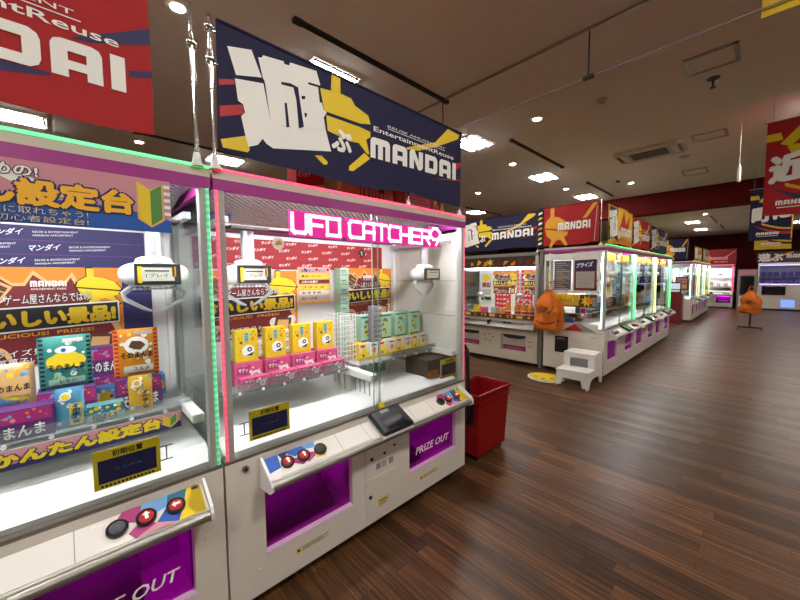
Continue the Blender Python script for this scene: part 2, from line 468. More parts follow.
def downlight(x, y, label):
    t = thing('downlight', label, 'downlight', (x, y, H), 0, 'round ceiling downlights')
    MB().lathe([(.062, -.006), (.085, -.006), (.088, 0), (.06, 0)], (0, 0, 0), WHITE2, n=24).build('ring', t)
    MB().lathe([(0, -.012), (.035, -.011), (.06, -.004), (.06, 0)], (0, 0, 0), DOWN, n=24).build('lamp', t)
    return t
for x, y, l in [(-.59, 4.4, 'bright downlight between the long navy banner and the air conditioner'),
 (-1.8, 5.95, 'downlight above the silver-framed machine between two tube lights'),
 (-3.6, 7.44, 'downlight over the white kanji of the navy banner far behind'),
 (-1.86, 8.79, 'downlight above the red banner beside the farthest tube light'),
 (-.58, 9.39, 'downlight between the air conditioner and the red beam'),
 (-1.68, .26, 'large bright downlight at the top of the chrome banner pole'),
 (-5.32, .41, 'downlight under the lower corner of the red banner'),
 (.14, 16.44, 'downlight beyond the red beam near the short track'),
 (-1.6, 12.6, 'downlight over the yellow banner just past the beam'),
 (-3.9, 3.4, 'downlight hidden over the cardboard boxes'),
 (-5.9, 3.3, 'downlight shining under the navy banner'),
 (-.6, 13.2, 'downlight beside the red banner just past the beam'),
 (3.9, 3.0, 'downlight over the open aisle'), (3.9, 8.0, 'downlight over the aisle beside the red hanging banner')]: downlight(x, y, l)

def track(x, y0, y1, label):
    t = thing('lighting_track', label, 'lighting track', (x, (y0 + y1) / 2, H), 0, 'black ceiling tracks')
    h = (y1 - y0) / 2
    MB().box(-.022, .022, -h, h, -.028, 0, BLACK).build('rail', t)
    MB().box(-.026, .026, -h - .02, -h + .06, -.034, 0, DARK).build('end_cap', t)
    MB().box(-.026, .026, h - .06, h + .02, -.034, 0, DARK).build('end_cap', t)
for a in [(-1.14, 1.02, 3.06, 'long black ceiling track above the big navy banner'), (-1.2, 4.79, 6.86, 'black ceiling track between two tube lights over the near island'),
          (-1.26, 8.5, 10.44, 'black ceiling track above the red island banner'), (-4.9, 8.74, 10.83, 'black ceiling track behind the roof of the pink-lit machine'),
          (.25, 17.2, 19.4, 'short black ceiling track beyond the beam, beside the downlight'), (.3, 20.6, 22.4, 'short black ceiling track beyond the beam, close to the back wall'),
          (-4.85, .3, 1.9, 'black ceiling track crossing under the big navy banner')]: track(*a)

t = thing('air_conditioner', 'white ceiling cassette air conditioner with dark grille', 'air conditioner', (.2, 7.15, H))
MB().prism([(-.44, -.36), (.44, -.36), (.5, -.28), (.5, .28), (.44, .36), (-.44, .36), (-.5, .28), (-.5, -.28)], 'z', -.05, 0, CREAM).build('panel', t, bevel=.008)
g_ = MB().box(-.27, .27, -.2, .2, -.056, -.048, DARK)
for k in range(12): g_.box(-.26, .26, -.19 + k * .033, -.18 + k * .033, -.062, -.055, GREY)
g_.build('grille', t)
for sx in (-1, 1):
    MB().box(sx * .37 - .035, sx * .37 + .035, -.22, .22, -.058, -.049, WHITE2).build('louver', t)
    MB().box(sx * .44 - .02, sx * .44 + .02, -.2, .2, -.056, -.049, DARK).build('outlet', t)
def hatch(x, y, w, l, label):
    t = thing('ceiling_hatch', label, 'ceiling hatch', (x, y, H), 0)
    f = MB()
    f.box(-w/2, w/2, -l/2, -l/2 + .035, -.012, 0, STEEL).box(-w/2, w/2, l/2 - .035, l/2, -.012, 0, STEEL)
    f.box(-w/2, -w/2 + .035, -l/2, l/2, -.012, 0, STEEL).box(w/2 - .035, w/2, -l/2, l/2, -.012, 0, STEEL)
    f.build('frame', t)
    MB().box(-w/2 + .035, w/2 - .035, -l/2 + .035, l/2 - .035, -.006, 0, CEIL).build('hatch_panel', t)
hatch(1.24, 4.44, .42, .42, 'large square ceiling hatch above the sprinkler head')
hatch(1.02, 7.02, .42, .4, 'square ceiling hatch beside the hanging cord')
hatch(.6, 9.38, .42, .5, 'square ceiling hatch close to the red beam')
t = thing('sprinkler', 'dark sprinkler head hanging under the ceiling hatch', 'sprinkler', (1.22, 4.9, H))
MB().lathe([(0, -.004), (.055, -.01), (.06, 0)], (0, 0, 0), DARK).build('flange', t)
MB().cyl((0, 0, -.1), (0, 0, 0), .012, DARK).lathe([(0, -.11), (.03, -.105), (.03, -.1), (0, -.1)], (0, 0, 0), DARK).build('nozzle', t)
t = thing('smoke_detector', 'small round smoke detector before the air conditioner', 'smoke detector', (.21, 4.47, H))
MB().lathe([(0, -.05), (.03, -.05), (.045, -.03), (.06, -.012), (.06, 0)], (0, 0, 0), GREYP).build('body', t)
t = thing('smoke_detector', 'round smoke detector between the air conditioner and a hatch', 'smoke detector', (.6, 7.95, H))
MB().lathe([(0, -.03), (.05, -.03), (.08, -.012), (.09, 0)], (0, 0, 0), GREYP).build('body', t)
t = thing('smoke_detector', 'small dark ceiling dot beside the downlight near the beam', 'smoke detector', (-.75, 8.95, H))
MB().lathe([(0, -.03), (.03, -.03), (.05, 0)], (0, 0, 0), DARK).build('body', t)
t = thing('pull_switch', 'thin white ceiling cord ending in a white pull handle', 'pull switch', (1.39, 6.8, H))
MB().cyl((0, 0, -.62), (0, 0, 0), .004, WHITE2).build('cord', t)
MB().lathe([(0, -.84), (.02, -.84), (.022, -.66), (.012, -.6), (0, -.6)], (0, 0, 0), WHITE2).build('handle', t)
t = thing('curtain_rail', 'thin dark rail running across the ceiling above the banners', 'rail', (0, 3.0, H))
MB().box(-3.2, 4.2, -.008, .008, -.02, 0, STEEL).build('rail', t)
t = thing('banner_rod', 'thin pale rod hung below the ceiling rail across the aisle', 'rod', (0, 3.0, 3.47))
MB().cyl((-1.6, 0, 0), (3.8, 0, 0), .006, GREYI).build('rod', t)
for hx in (-1.15, .54, 2.6):
    MB().cyl((hx, 0, 0), (hx, 0, .4), .007, DARK).box(hx - .045, hx + .045, -.02, .02, -.012, .012, DARK).build('hanger', t)
# ------------------------------------------------------------------ claw machines (front faces local +x, width runs along local +y)
UFO = {
 'U': [[(0,1),(0,.12),(.12,0),(.68,0),(.8,.12),(.8,1)]],
 'F': [[(.8,1),(0,1),(0,0)], [(0,.5),(.68,.5)]],
 'O': [[(0,0),(0,1),(.8,1),(.8,0),(0,0)]],
 'C': [[(.8,1),(.12,1),(0,.85),(0,.15),(.12,0),(.8,0)]],
 'A': [[(0,0),(0,.85),(.12,1),(.8,1),(.8,0)], [(0,.42),(.8,.42)]],
 'T': [[(0,1),(.8,1)], [(.4,1),(.4,0)]],
 'H': [[(0,0),(0,1)], [(.8,0),(.8,1)], [(0,.5),(.8,.5)]],
 'E': [[(.8,1),(0,1),(0,0),(.8,0)], [(0,.5),(.7,.5)]],
 'R': [[(0,0),(0,1),(.8,1),(.8,.5),(0,.5)], [(.4,.5),(.8,0)]],
 '9': [[(.5,.0),(.95,.55),(.95,.95),(.6,1.25),(.2,1.25),(-.1,.95),(-.1,.65),(.2,.4),(.6,.4),(.95,.7)]],
}
def neon_sign(t, y0, y1, z0, z1, x):
    P = Print((x, y0, z0), (0, 1, 0), (0, 0, 1), .002)
    W = y1 - y0; h = z1 - z0; st = 'UFO CATCHER9'
    cell = W / (sum(.45 if c == ' ' else 1.03 for c in st)); u = cell * .1
    back = MB()
    for c in st:
        if c == ' ':
            back.box(x - .012, x - .002, y0 + u - cell * .14, y0 + u + cell * .35, z0 + h * .1, z0 + h * .9, SIGN_M); u += cell * .45; continue
        for pl in UFO[c]:
            pts = [(u + a * cell, h * .14 + b * h * .72) for a, b in pl]
            P.stroke(pts, h * .15, SIGN_W, 1)
        back.box(x - .012, x - .002, y0 + u - cell * .14, y0 + u + cell * .95, z0 - h * .02, z0 + h * (1.02 if c != '9' else 1.15), SIGN_M)
        u += cell * 1.03
    b = back.build('sign_panel', t)
    P.build('lettering', b)

def button(t, y, x, z, red=True, turn=0):
    M = Matrix.Translation((x, y, z)) @ Matrix.Rotation(math.radians(29), 4, 'Y')
    r = MB().lathe([(.034, -.004), (.034, .012), (.027, .017), (.024, .012)], (0, 0, 0), BLACK if red else BLACK, n=24).xf(M).build('button', t)
    if red:
        MB().lathe([(0, .022), (.018, .020), (.025, .013), (.025, .006)], (0, 0, 0), REDI, n=24).xf(M).build('button_cap', r)
        a_ = M.to_3x3() @ Vector((-1, 0, 0)); b_ = Vector((0, 1, 0)); c_, s_ = math.cos(turn), math.sin(turn)
        P = Print(M @ Vector((0, 0, .0215)), b_ * c_ + a_ * s_, a_ * c_ - b_ * s_, .001)
        P.poly([(-.014, -.005), (.004, -.005), (.004, -.012), (.016, .001), (.004, .014), (.004, .006), (-.014, .006)], PURE, 1).build('arrow_print', r)
    else:
        MB().lathe([(0, .016), (.026, .014), (.026, .004)], (0, 0, 0), BLACK, n=24).xf(M).build('button_cap', r)

def claw_unit(t, y, x=-.25, clear=False, tag_text='1プレイ', spread=.10):
    body = ACRYW if clear else WHITE2
    b = MB().sup((x, y, 1.705), .085, .135, .058, body, .75, 28, 14)
    b.lathe([(.075, 1.755), (.07, 1.775), (.05, 1.785), (.0, 1.785)], (x, y, 0), body)
    c = b.build('claw', t)
    MB().cyl((x, y, 1.78), (x, y, 1.94), .034, SILVER).build('shaft', c)
    MB().box(x - .06, x + .06, y - .10, y + .10, 1.945, 1.959, DARK).build('carriage', c)
    tg = MB().box(x + .076, x + .1, y - .085, y + .085, 1.657, 1.75, DARK).build('display', c)
    P = Print((x + .101, y - .08, 1.662), (0, 1, 0), (0, 0, 1))
    P.rect(.02, .012, .14, .072, OFFW).rect(.004, .004, .02, .076, YELI).rect(.13, .03, .146, .076, GOLDI).text(tag_text, .034, .028, .116, .046, BLACKI, 2).rect(.03, .054, .12, .06, DARK, 2).build('print', tg)
    for s in (-1, 1):
        MB().tube([(x, y + s * .07, 1.665), (x, y + s * .12, 1.62), (x, y + s * .115, 1.595), (x, y + s * .05, 1.55), (x, y + s * .02, 1.535)], [.014, .012, .011, .009, .006], ACRYW).build('claw_arm', c)
    a = MB()
    for k in range(9): a.lathe([(0, 1.632), (.012, 1.637), (.0, 1.65)], (x, y - .08 + .02 * k, 0), WHITE2, n=8)
    a.build('crown_trim', c)
    return c

def base_body(t, W, doors, z0=.07, ztop=.80, x1=-.98):
    m = MB()
    m.box(x1, 0, 0, W, z0, .26, WHITE).box(x1, 0, 0, W, .60, ztop, WHITE)
    ys = [0] + [v for d in doors for v in d] + [W]
    for k in range(0, len(ys), 2): m.box(x1, 0, ys[k], ys[k+1], .26, .60, WHITE)
    for a, b in doors: m.box(x1, -.33, a, b, .26, .60, WHITE)
    m.build('cabinet', t)
    MB().box(x1 + .04, -.05, .03, W - .03, .02, z0, BLACK).build('plinth', t)
    for fx in (-.1, -.9):
        for fy in (.12, W - .12): MB().lathe([(.03, 0), (.03, .012), (.012, .02), (.012, .03)], (fx, fy, 0), STEEL, n=12).build('foot', t)

def door_bay(t, a, b, tray, text=True):
    r = MB().box(-.329, -.32, a + .004, b - .004, .264, .596, PURPLE_IN).box(-.32, -.06, a + .001, a + .006, .264, .596, PURPLE_IN).box(-.32, -.06, b - .006, b - .001, .264, .596, PURPLE_IN).box(-.32, -.06, a, b, .261, .266, PURPLE_IN)
    rr = r.build('prize_bay', t)
    MB().box(-.25, -.22, a + .04, b - .04, .585, .597, PURPLE_LED).build('bay_lamp', rr)
    MB().prism([(-.3, .268), (-.065, .268), (-.065, .30), (-.1, .33), (-.3, .43)], 'y', tray[0], tray[1], TRAY).build('tray', t, bevel=.012)
    d_ = MB().box(-.035, -.027, a + .003, b - .003, .275, .597, PURPLE_PANE).build('prize_door', t)
    if text: Print((-.0265, a + .10, .355), (0, 1, 0), (0, 0, 1)).text('PRIZE OUT', 0, 0, .38, .055, PURE, 1, .012, .25).build('lettering', d_)
    MB().box(-.05, .006, a, b, .258, .272, LIP).build('door_lip', t)
TRAY = mat('dark_tray', '#1c0818', .45)
LIP = mat('pink_white_lip', '#e6cfe0', .4)

PX = [(0, .765), (.112, .703), (.122, .66), (.0, .64)]
def panel_print(u0, O=None): return Print((.112, u0, .703), (0, 1, 0), (-.112, 0, .062), .0009)
def decal(P, y0, flip, mirror=False):
    """the coloured shapes round the buttons on the panel"""
    w = .34; d = .128
    def X(u): return y0 + (w - u if flip else u)
    def q(pts, m, L): 
        pp = [(X(a), b) for a, b in pts]
        P.poly(pp[::-1] if flip else pp, m, L)
    q([(0, .0), (.0, d), (.03, d), (.06, .05), (.04, .0)], YELI if flip else WHITE2, 1)
    if flip:
        q([(0, 0), (0, d), (.05, d), (.07, .07), (.10, 0)], YELI, 1)
        q([(.05, d), (.12, d), (.13, .08), (.07, .07)], TEALI, 2); q([(.07, .07), (.13, .08), (.17, .03), (.10, .0)], BLUEI, 1)
        q([(.12, d), (.21, d), (.22, .06), (.13, .08)], SKYI, 1); q([(.10, 0), (.17, .03), (.24, .0)], PINKI, 2)
        q([(.17, .03), (.22, .06), (.26, .03), (.24, 0)], MAGI, 1); q([(.21, d), (.27, d), (.30, .09), (.22, .06)], MAGI, 1)
    else:
        q([(0, .04), (0, d), (.07, d), (.06, .05)], BLUEI, 2); q([(.07, d), (.12, d), (.09, .07)], NAVY, 2)
        q([(.1, d), (.26, d), (.25, .11), (.15, .08)], BLUEI, 1); q([(.2, d), (.28, d), (.27, .09), (.22, .1)], SKYI, 2)
        q([(.11, .06), (.17, .02), (.21, .04), (.2, .075), (.13, .07)], MAGI, 1); q([(.2, .02), (.29, .06), (.22, .075)], MAGI, 2)
        q([(.27, .09), (.34, .07), (.30, .02), (.25, .03)], YELI, 1)

def control_panel(t, W, a, b, sides=(('L', .2), ('R', None)), tablet=True):
    p = MB().prism(PX, 'y', a, b, WHITE).build('control_panel', t, bevel=.004)
    MB().cyl((.117, a, .674), (.117, b, .674), .021, STEEL, n=16).build('rail', p)
    for yy in (a - .012, b):
        MB().prism([(-.002, .785), (.012, .785), (.13, .715), (.142, .69), (.142, .662), (.12, .646), (-.002, .625)], 'y', yy, yy + .012, WHITE2).build('end_cap', p)
    P = panel_print(0)
    decal(P, a + .01, False); decal(P, b - .35, True)
    if False: pass
    for u in (a + .42, (a + b) / 2 - .2, (a + b) / 2 + .2, b - .42): P.rect(u, .004, u + .003, .126, GREYI, 1)
    P.text('PUSH', b - .37, .1, b - .33, .112, PURE, 3)
    P.build('decal_print', p)
    for k in range(2): button(p, a + .11 + .09 * k, .056, .7355, True, PI / 2)
    button(p, a + .30, .056, .7355, False)
    button(p, b - .30, .056, .7355, False)
    for k in range(2): button(p, b - .21 + .10 * k, .056, .7355, True, (PI / 2, PI)[k])
    if tablet:
        c = (a + b) / 2
        M = Matrix.Translation((.07, c, .755)) @ Matrix.Rotation(math.radians(27), 4, 'Y')
        r = MB().box(-.095, .095, -.135, .135, -.012, .02, BLACK).xf(M).build('payment_reader', t, bevel=.012, seg=3)
        MB().box(-.1, .1, -.13, .13, -.03, -.013, WHITE2).xf(M).build('reader_bracket', r)
        MB().box(-.03, .075, -.085, .085, .0195, .0215, SCREEN).xf(M).build('screen', r)
        MB().box(-.08, -.055, -.05, .02, .0195, .021, GREYI).xf(M).build('label_print', r)

def coin_doors(t, a=.82, b=1.11):
    for z0, z1 in ((.385, .60), (.105, .375)):
        d = MB().box(-.004, .005, a, b, z0, z1, WHITE).build('service_door', t, bevel=.003)
        if z0 > .3:
            m = MB()
            m.build if False else None
            for yy, zz, r in ((a + .05, z0 + .12, .012), (a + .16, z0 + .125, .01), (b - .04, z0 + .15, .009)):
                MB().cyl((.004, yy, zz), (.011, yy, zz), r, DARK).build('lock', d)
            for yy in (a + .09, a + .14, a + .20): MB().box(.004, .009, yy, yy + .035, z0 + .035, z0 + .075, GREYI if yy != a + .14 else GREYP).build('coin_slot', d)
        else:
            MB().cyl((.004, a + .035, z0 + .15), (.012, a + .035, z0 + .15), .012, DARK).build('lock', d)
            st = Print((.0055, a + .1, z0 + .05), (0, 1, 0), (0, 0, 1)); st.rect(0, 0, .09, .055, YELI).rect(.005, .006, .085, .03, OFFW, 2).rect(.01, .036, .08, .042, BLACKI, 2).rect(.01, .012, .07, .016, BLACKI, 3).rect(.01, .021, .075, .025, BLACKI, 3).build('caution_print', d)

def caution(t, y, z, w=.22, h=.032):
    P = Print((.001, y, z), (0, 1, 0), (0, 0, 1), .0008)
    P.rect(0, 0, w, h, YELI).rect(.025, .004, w - .004, h - .004, OFFW, 2).circ(.013, h / 2, .008, BLACKI, 2)
    for k in range(3): P.rect(.035, .007 + .008 * k, w - .02 - .03 * (k == 1), .010 + .008 * k, BLACKI, 3)
    P.build('caution_print', t)

POSTM = mat('pale_post', '#b9bab6', .3, .3)
VTUBE = mat('hidden_fill_tube', '#ffffff', .5, emit='#fbf8ff', es=40.)  # for the upright tube added inside each machine as fill light
VTUBEF = mat('pale_fill_tube', '#ffffff', .5, emit='#e4fff0', es=7.)
def claw_machine(label, loc, rz=0, led='P', W=1.89, trays=((.19, .64), (1.23, 1.42)), far=False, white_side=False, group=None, sign=True, claws=(.23, 1.66), roof_z=2.08):
    t = thing('claw_machine', label, 'claw machine', loc, rz, group)
    doors = [(.18, .72), (1.22, 1.76)]
    base_body(t, W, doors)
    for (a, b), tr in zip(doors, trays): door_bay(t, a, b, tr, a > 1)
    control_panel(t, W, .17, 1.80)
    if not far:
        coin_doors(t); caution(t, .34, .165); caution(t, 1.33, .165)
        for yy in (.09, W - .12): MB().cyl((0, yy, .755), (.012, yy, .755), .016, STEEL).cyl((.012, yy, .755), (.014, yy, .755), .008, DARK).build('lock', t)
        for yy in (.14, W - .08):
            for zz in (.2, .5): MB().cyl((-.001, yy, zz), (.003, yy, zz), .01, WHITE).build('screw', t)
    MB().box(-.08, .0, 0, W, .80, .815, STEEL).build('sill', t)
    # interior
    MB().box(-.9, -.87, 0, W, .80, 2.08, WHITE2).build('back_wall', t)
    MB().prism([(-.87, .80), (-.08, .80), (-.08, .812), (-.2, .86), (-.87, .86)], 'y', .02, W - .02, WHITE2).build('play_floor', t)
    # glass
    MB().box(-.022, -.014, .035, W / 2 + .03, .816, 2.08, GLASS).build('front_glass', t)
    MB().box(-.036, -.028, W / 2 - .02, W - .035, .816, 2.08, GLASS).build('front_glass', t)
    for yy in (W / 2 - .02, W / 2 + .028): MB().box(-.036, -.028, yy, yy + .003, .816, 2.08, GEDGE).build('glass_edge', t)
    MB().box(-.013, -.004, W / 2 + .0, W / 2 + .05, .816, .85, YELI).build('glass_stop', t)
    for yy in (.006, W - .012): MB().box(-.87, -.035, yy, yy + .006, .80, 2.08, GLASS).build('side_glass', t)
    if white_side:
        m = MB()
        for z0, z1 in ((1.02, 1.345), (1.35, 1.645), (1.65, 2.05)): m.box(-.86, -.06, W - .021, W - .014, z0, z1, OFFW)
        m.build('side_panel', t)
    # posts and LED strips
    L = {'G': LED_G, 'P': LED_P}[led]
    if not far:
        for s, yy in ((1, 0.004), (-1, W - .004)):
            p = MB().box(-.05, -.004, min(yy + s * .02, yy + s * .042), max(yy + s * .02, yy + s * .042), .815, 2.08, POSTM).build('corner_post', t)
            MB().cyl((-.006, yy + s * .010, .82), (-.006, yy + s * .010, 2.08), .008, L, n=10).build('led_strip', p)
    else:
        MB().box(-.04, 0, .0, .025, .815, 2.08, SILVER).build('corner_post', t)
        p = MB().box(-.05, -.01, W - .05, W, .815, 2.08, SILVER).build('corner_post', t)
        MB().box(-.012, .012, W - .06, W + .0, .815, 2.08, {'G': BAR_G, 'P': BAR_P}[led]).build('led_bar', p)
    MB().box(-.066, -.056, .028, .034, .87, 2.05, VTUBE if not far else VTUBEF).build('lamp_tube', t)  # upright tube added behind the post to brighten interior and side panel
    for yy in (.02, W - .05): MB().box(-.87, -.83, yy, yy + .03, .86, 2.08, WHITE2).build('rear_post', t)
    # header and roof
    hb = MB()
    hb.box(-.03, 0, 0, W, 2.08, 2.13, MAG).box(-1.0, -.9, 0, W, 2.08, 2.13, MAG).box(-.9, -.03, 0, .02, 2.08, 2.13, MAG).box(-.9, -.03, W - .02, W, 2.08, 2.13, MAG)
    hb.build('header_band', t)
    r = MB().box(-1.0, 0, 0, W, 2.13, 2.166, CREAM).build('roof', t)
    MB().box(-.03, .004, .004, W - .004, 2.166, 2.178, {'G': BAR_G, 'P': BAR_P}[led]).build('led_bar', r)
    MB().box(-.085, -.045, .06, W - .06, 2.113, 2.128, MACHF if far else MACH).build('lamp_tube', t)
    h = MB().prism([(-.2, 2.127), (-.868, 2.0), (-.868, 2.127)], 'y', .05, W - .05, RIBBED).build('hood', t)
    if not far:
        P = Print((-.866, .06, 1.9993), (0, 1, 0), (.668, 0, .127), .001)  # rainbow reflection on the hood painted as colour bands, plus the logo
        for k, (m, w) in enumerate(((PURI, .03), (MAGI, .05), (NAVY, .03), (BLUEI, .02), (GREENI, .012), (YELI, .008))):
            P.rect(0, .02 + sum((.03, .05, .03, .02, .012, .008)[:k]), W - .12, .02 + sum((.03, .05, .03, .02, .012, .008)[:k + 1]), m)
        P.text('SEGA', .03, .26, .2, .36, BLUEI, 1, .04)
        P.build('reflection_logo_print', h)
    # gantry and claws
    for yy in (.06, W - .09): MB().box(-.82, -.1, yy, yy + .03, 1.955, 1.985, SILVER).build('gantry_rail', t)
    MB().box(-.262, -.238, .06, W - .06, 1.960, 1.972, STEEL).build('gantry_beam', t)
    for k, yc in enumerate(claws):
        if far:
            c = MB().sup((-.25, yc, 1.70), .085, .135, .06, WHITE2, .75, 16, 8).cyl((-.25, yc, 1.75), (-.25, yc, 1.953), .034, SILVER, n=10).build('claw', t)
            MB().box(-.165, -.155, yc - .06, yc + .06, 1.67, 1.735, DARK).build('display', c)
            for s in (-1, 1): MB().tube([(-.25, yc + s * .08, 1.66), (-.25, yc + s * .13, 1.6), (-.25, yc + s * .03, 1.52)], .012, WHITE2, 6).build('claw_arm', c)
        else: claw_unit(t, yc, clear=(k == 0 and sign))
    # shelf, rails for the prizes
    for k, (a, b) in enumerate(((.10, .90), (1.0, 1.84))):
        s = MB().box(-.85, -.28, a, b, 1.035, 1.045, ACRYW if not far else WHITE2).build('prize_shelf', t)
        lip = MB().box(-.288, -.28, a, b, 1.03, 1.095, ACRY).build('shelf_lip', s)
        if not far:
            sc = MB()
            for q in range(6): sc.cyl((-.28, a + .07 + q * .13, 1.04), (-.276, a + .07 + q * .13, 1.04), .009, PURE, n=10)
            sc.build('screw', lip)
        for yy in (a + .03, b - .05): MB().box(-.8, -.77, yy, yy + .02, .86, 1.035, WHITE2).build('shelf_leg', s)
    if not far:
        MB().box(-.46, -.05, .925, .98, .985, 1.033, WHITE2).build('support_bar', t, bevel=.004)
        for xx in (-.42, -.36): MB().box(xx, xx + .03, .93, .96, .86, .985, WHITE2).build('bar_post', t)
        MB().box(-.36, -.06, W - .1, W - .05, 1.02, 1.06, WHITE2).build('support_bar', t, bevel=.004)
        # prize chute grid of clear bars in the middle of the floor
        g = MB()
        for q in range(9): g.box(-.6 + .055 * q, -.592 + .055 * q, .985, .991, .86, .98, ACRY)
        g.box(-.62, -.14, .985, .991, .975, .985, ACRY); g.build('chute_grille', t)
    if sign: neon_sign(t, .36, 1.56, 1.905, 2.035, -.012 + .014)
    return t

M2 = claw_machine('white claw machine edged in pink LED under a lit magenta sign', (0, 0, 0), led='P', white_side=True)
M1 = claw_machine('white claw machine edged in green LED with a yellow-lettered board behind its glass', (0, -1.9, 0), led='G', trays=((.19, .64), (1.23, 1.58)), sign=False, claws=(.3, 1.705))
# ------------------------------------------------------------------ posters, boards and prizes inside the two near machines
def wobble(i): return random.Random(i).uniform
def oishii(P, w, h, full=True):
    R = lambda a, b, c, d, m, L: P.rect(a * w, b * h, c * w, d * h, m, L)
    Q = lambda pts, m, L: P.poly([(a * w, b * h) for a, b in pts], m, L)
    R(0, 0, 1, 1, ORI, 1)
    Q([(.0, .0), (0, .55), (.10, .72), (.16, .80), (.22, .93), (.30, .84), (.36, .84), (.42, .97), (.52, .84), (.60, .84), (.66, .95), (.72, .78), (.9, .55), (.98, .3), (.9, 0)], TAN, 2)
    Q([(.02, .0), (.03, .5), (.13, .72), (.19, .78), (.23, .89), (.30, .81), (.37, .81), (.42, .92), (.52, .81), (.61, .81), (.65, .89), (.70, .74), (.86, .5), (.93, .3), (.86, 0)], MARI, 3)
    for x, y, r in ((.05, .72, .07), (.13, .60, .06), (.2, .7, .055)): P.circ(x * w, y * h, r * w, PURE, 4)
    Q([(.02, .70), (.14, .93), (.30, .80), (.19, .58)], TAN, 5); Q([(.04, .70), (.145, .90), (.275, .79), (.185, .61)], BROWNI, 6)
    for k in range(3): P.stroke([((.07 + .05 * k) * w, (.72 + .04 * k) * h), ((.16 + .045 * k) * w, (.63 + .06 * k) * h)], .008 * w, TAN, 7)
    P.mandai(.40 * w, .80 * h, .62 * w, .86 * h, PURE, 5)
    P.text('AMUSEMENT PARK', .40 * w, .765 * h, .62 * w, .785 * h, PURE, 5)
    P.koma(.68 * w, .62 * h, .99 * w, .99 * h, YELI, 5, BLACKI)
    P.text('クレーンゲーム屋さんならではの!', .06 * w, .61 * h, .78 * w, .71 * h, PURE, 8, .01, 0, .03 * h, BLACKI, .045)
    Q([(.0, .33), (.0, .585), (.97, .625), (.97, .38)], PURE, 8); Q([(.0, .345), (.0, .57), (.96, .61), (.96, .395)], BLACKI, 9)
    P.text('おいしい景品!', .02 * w, .37 * h, .945 * w, .55 * h, YELI, 10, .07, 0, .035 * h)
    P.text('DELICIOUS!  PRIZES!', .1 * w, .285 * h, .78 * w, .325 * h, GOLDI, 8, .02, 0, .02 * h)
    P.circ(.14 * w, .06 * h, .13 * w, TAN, 4, ry=.17 * h, a0=0, a1=PI); P.circ(.14 * w, .06 * h, .10 * w, MARI, 5, ry=.12 * h, a0=0, a1=PI)
    for x, y, r in ((.72, .2, .05), (.92, .22, .05), (.9, .1, .06), (.7, .08, .05)): P.circ(x * w, y * h, r * w, PURE, 6)
    Q([(.70, .04), (.74, .27), (.92, .25), (.90, .02)], BROWNI, 7); Q([(.735, .07), (.765, .235), (.89, .22), (.87, .05)], TAN, 8)
    P.text('プライズ景品も', .1 * w, .1 * h, .6 * w, .17 * h, PURE, 8, .02, 0, 0, BLACKI, .04)
    P.text('人気菓子いろいろ', .12 * w, .02 * h, .6 * w, .085 * h, PURE, 8, .02, 0, 0, BLACKI, .04)
def poster(label, O, U, V, w, h, fn, name='poster', thick=.003, back=OFFW, cat='poster', group=None):
    U = Vector(U).normalized(); V = Vector(V).normalized(); N = U.cross(V); O = Vector(O)
    vs = [O + U * (a * w) + V * (b * h) + N * c for c in (-thick, 0) for a, b in ((0, 0), (1, 0), (1, 1), (0, 1))]
    mb = MB().add(vs, [(3, 2, 1, 0), (4, 5, 6, 7), (0, 1, 5, 4), (1, 2, 6, 5), (2, 3, 7, 6), (3, 0, 4, 7)], back)
    c0 = O + U * (w / 2)
    mb.v = [tuple(Vector(v) - c0) for v in mb.v]
    t = mb.build(name, loc=c0); tag(t, label, cat, group)
    P = Print((-U * (w / 2)), U, V); fn(P, w, h); P.build('print', t)
    return t
FY = ((0, 1, 0), (0, 0, 1))     # faces +x
FX = ((1, 0, 0), (0, 0, 1))     # faces -y
poster('orange and maroon sweets poster with yellow Japanese lettering behind the green-lit glass', (-.858, -.875, 1.25), *FY, .605, .50, oishii)
poster('sweets poster with yellow lettering behind the yellow carton row', (-.858, .12, 1.25), *FY, .70, .49, oishii)
poster('sweets poster with yellow lettering behind the pale green canisters', (-.858, 1.25, 1.29), *FY, .58, .48, oishii)

def backdrop_navy(P, w, h):
    for k in range(8):
        v = h - (k + 1) * .072
        P.rect(0, v - .004, w, v, PURI, 1)
        for q in range(5):
            u = q * .36 + (.13 if k % 2 else 0)
            if u + .33 > w: continue
            P.text('マンダイ', u, v + .014, u + .115, v + .048, PURE, 2, .02, .3, .01)
            P.text('REUSE & ENTERTAINMENT', u + .15, v + .036, u + .32, v + .046, PURE, 2, 0, 0, .01)
            P.text('MANDAI AMUSEMENT', u + .15, v + .018, u + .30, v + .028, PURE, 2, 0, 0, .01)
poster('navy paper bands printed with white katakana behind the green-lit glass', (-.864, -1.84, 1.36), *FY, 1.71, .60, backdrop_navy, back=NAVY, name='backdrop_sheet', cat='paper sheet')
def red_band(P, w, h):
    for k in range(4):
        v = k * h / 4 + .012
        P.rect(0, v - .008, w, v - .005, MARI, 1)
        for q in range(int(w / .19)):
            P.text('マンダイ', q * .19 + .06 * (k % 2) + .01, v + .006, q * .19 + .06 * (k % 2) + .1, v + .03, PURE, 2, .03, .25, .008)
poster('red paper bands printed with white katakana behind the lit magenta sign', (-.864, .10, 1.75), *FY, 1.62, .22, red_band, back=mat('deep_red_paper', '#981418', .6), name='backdrop_sheet', cat='paper sheet')
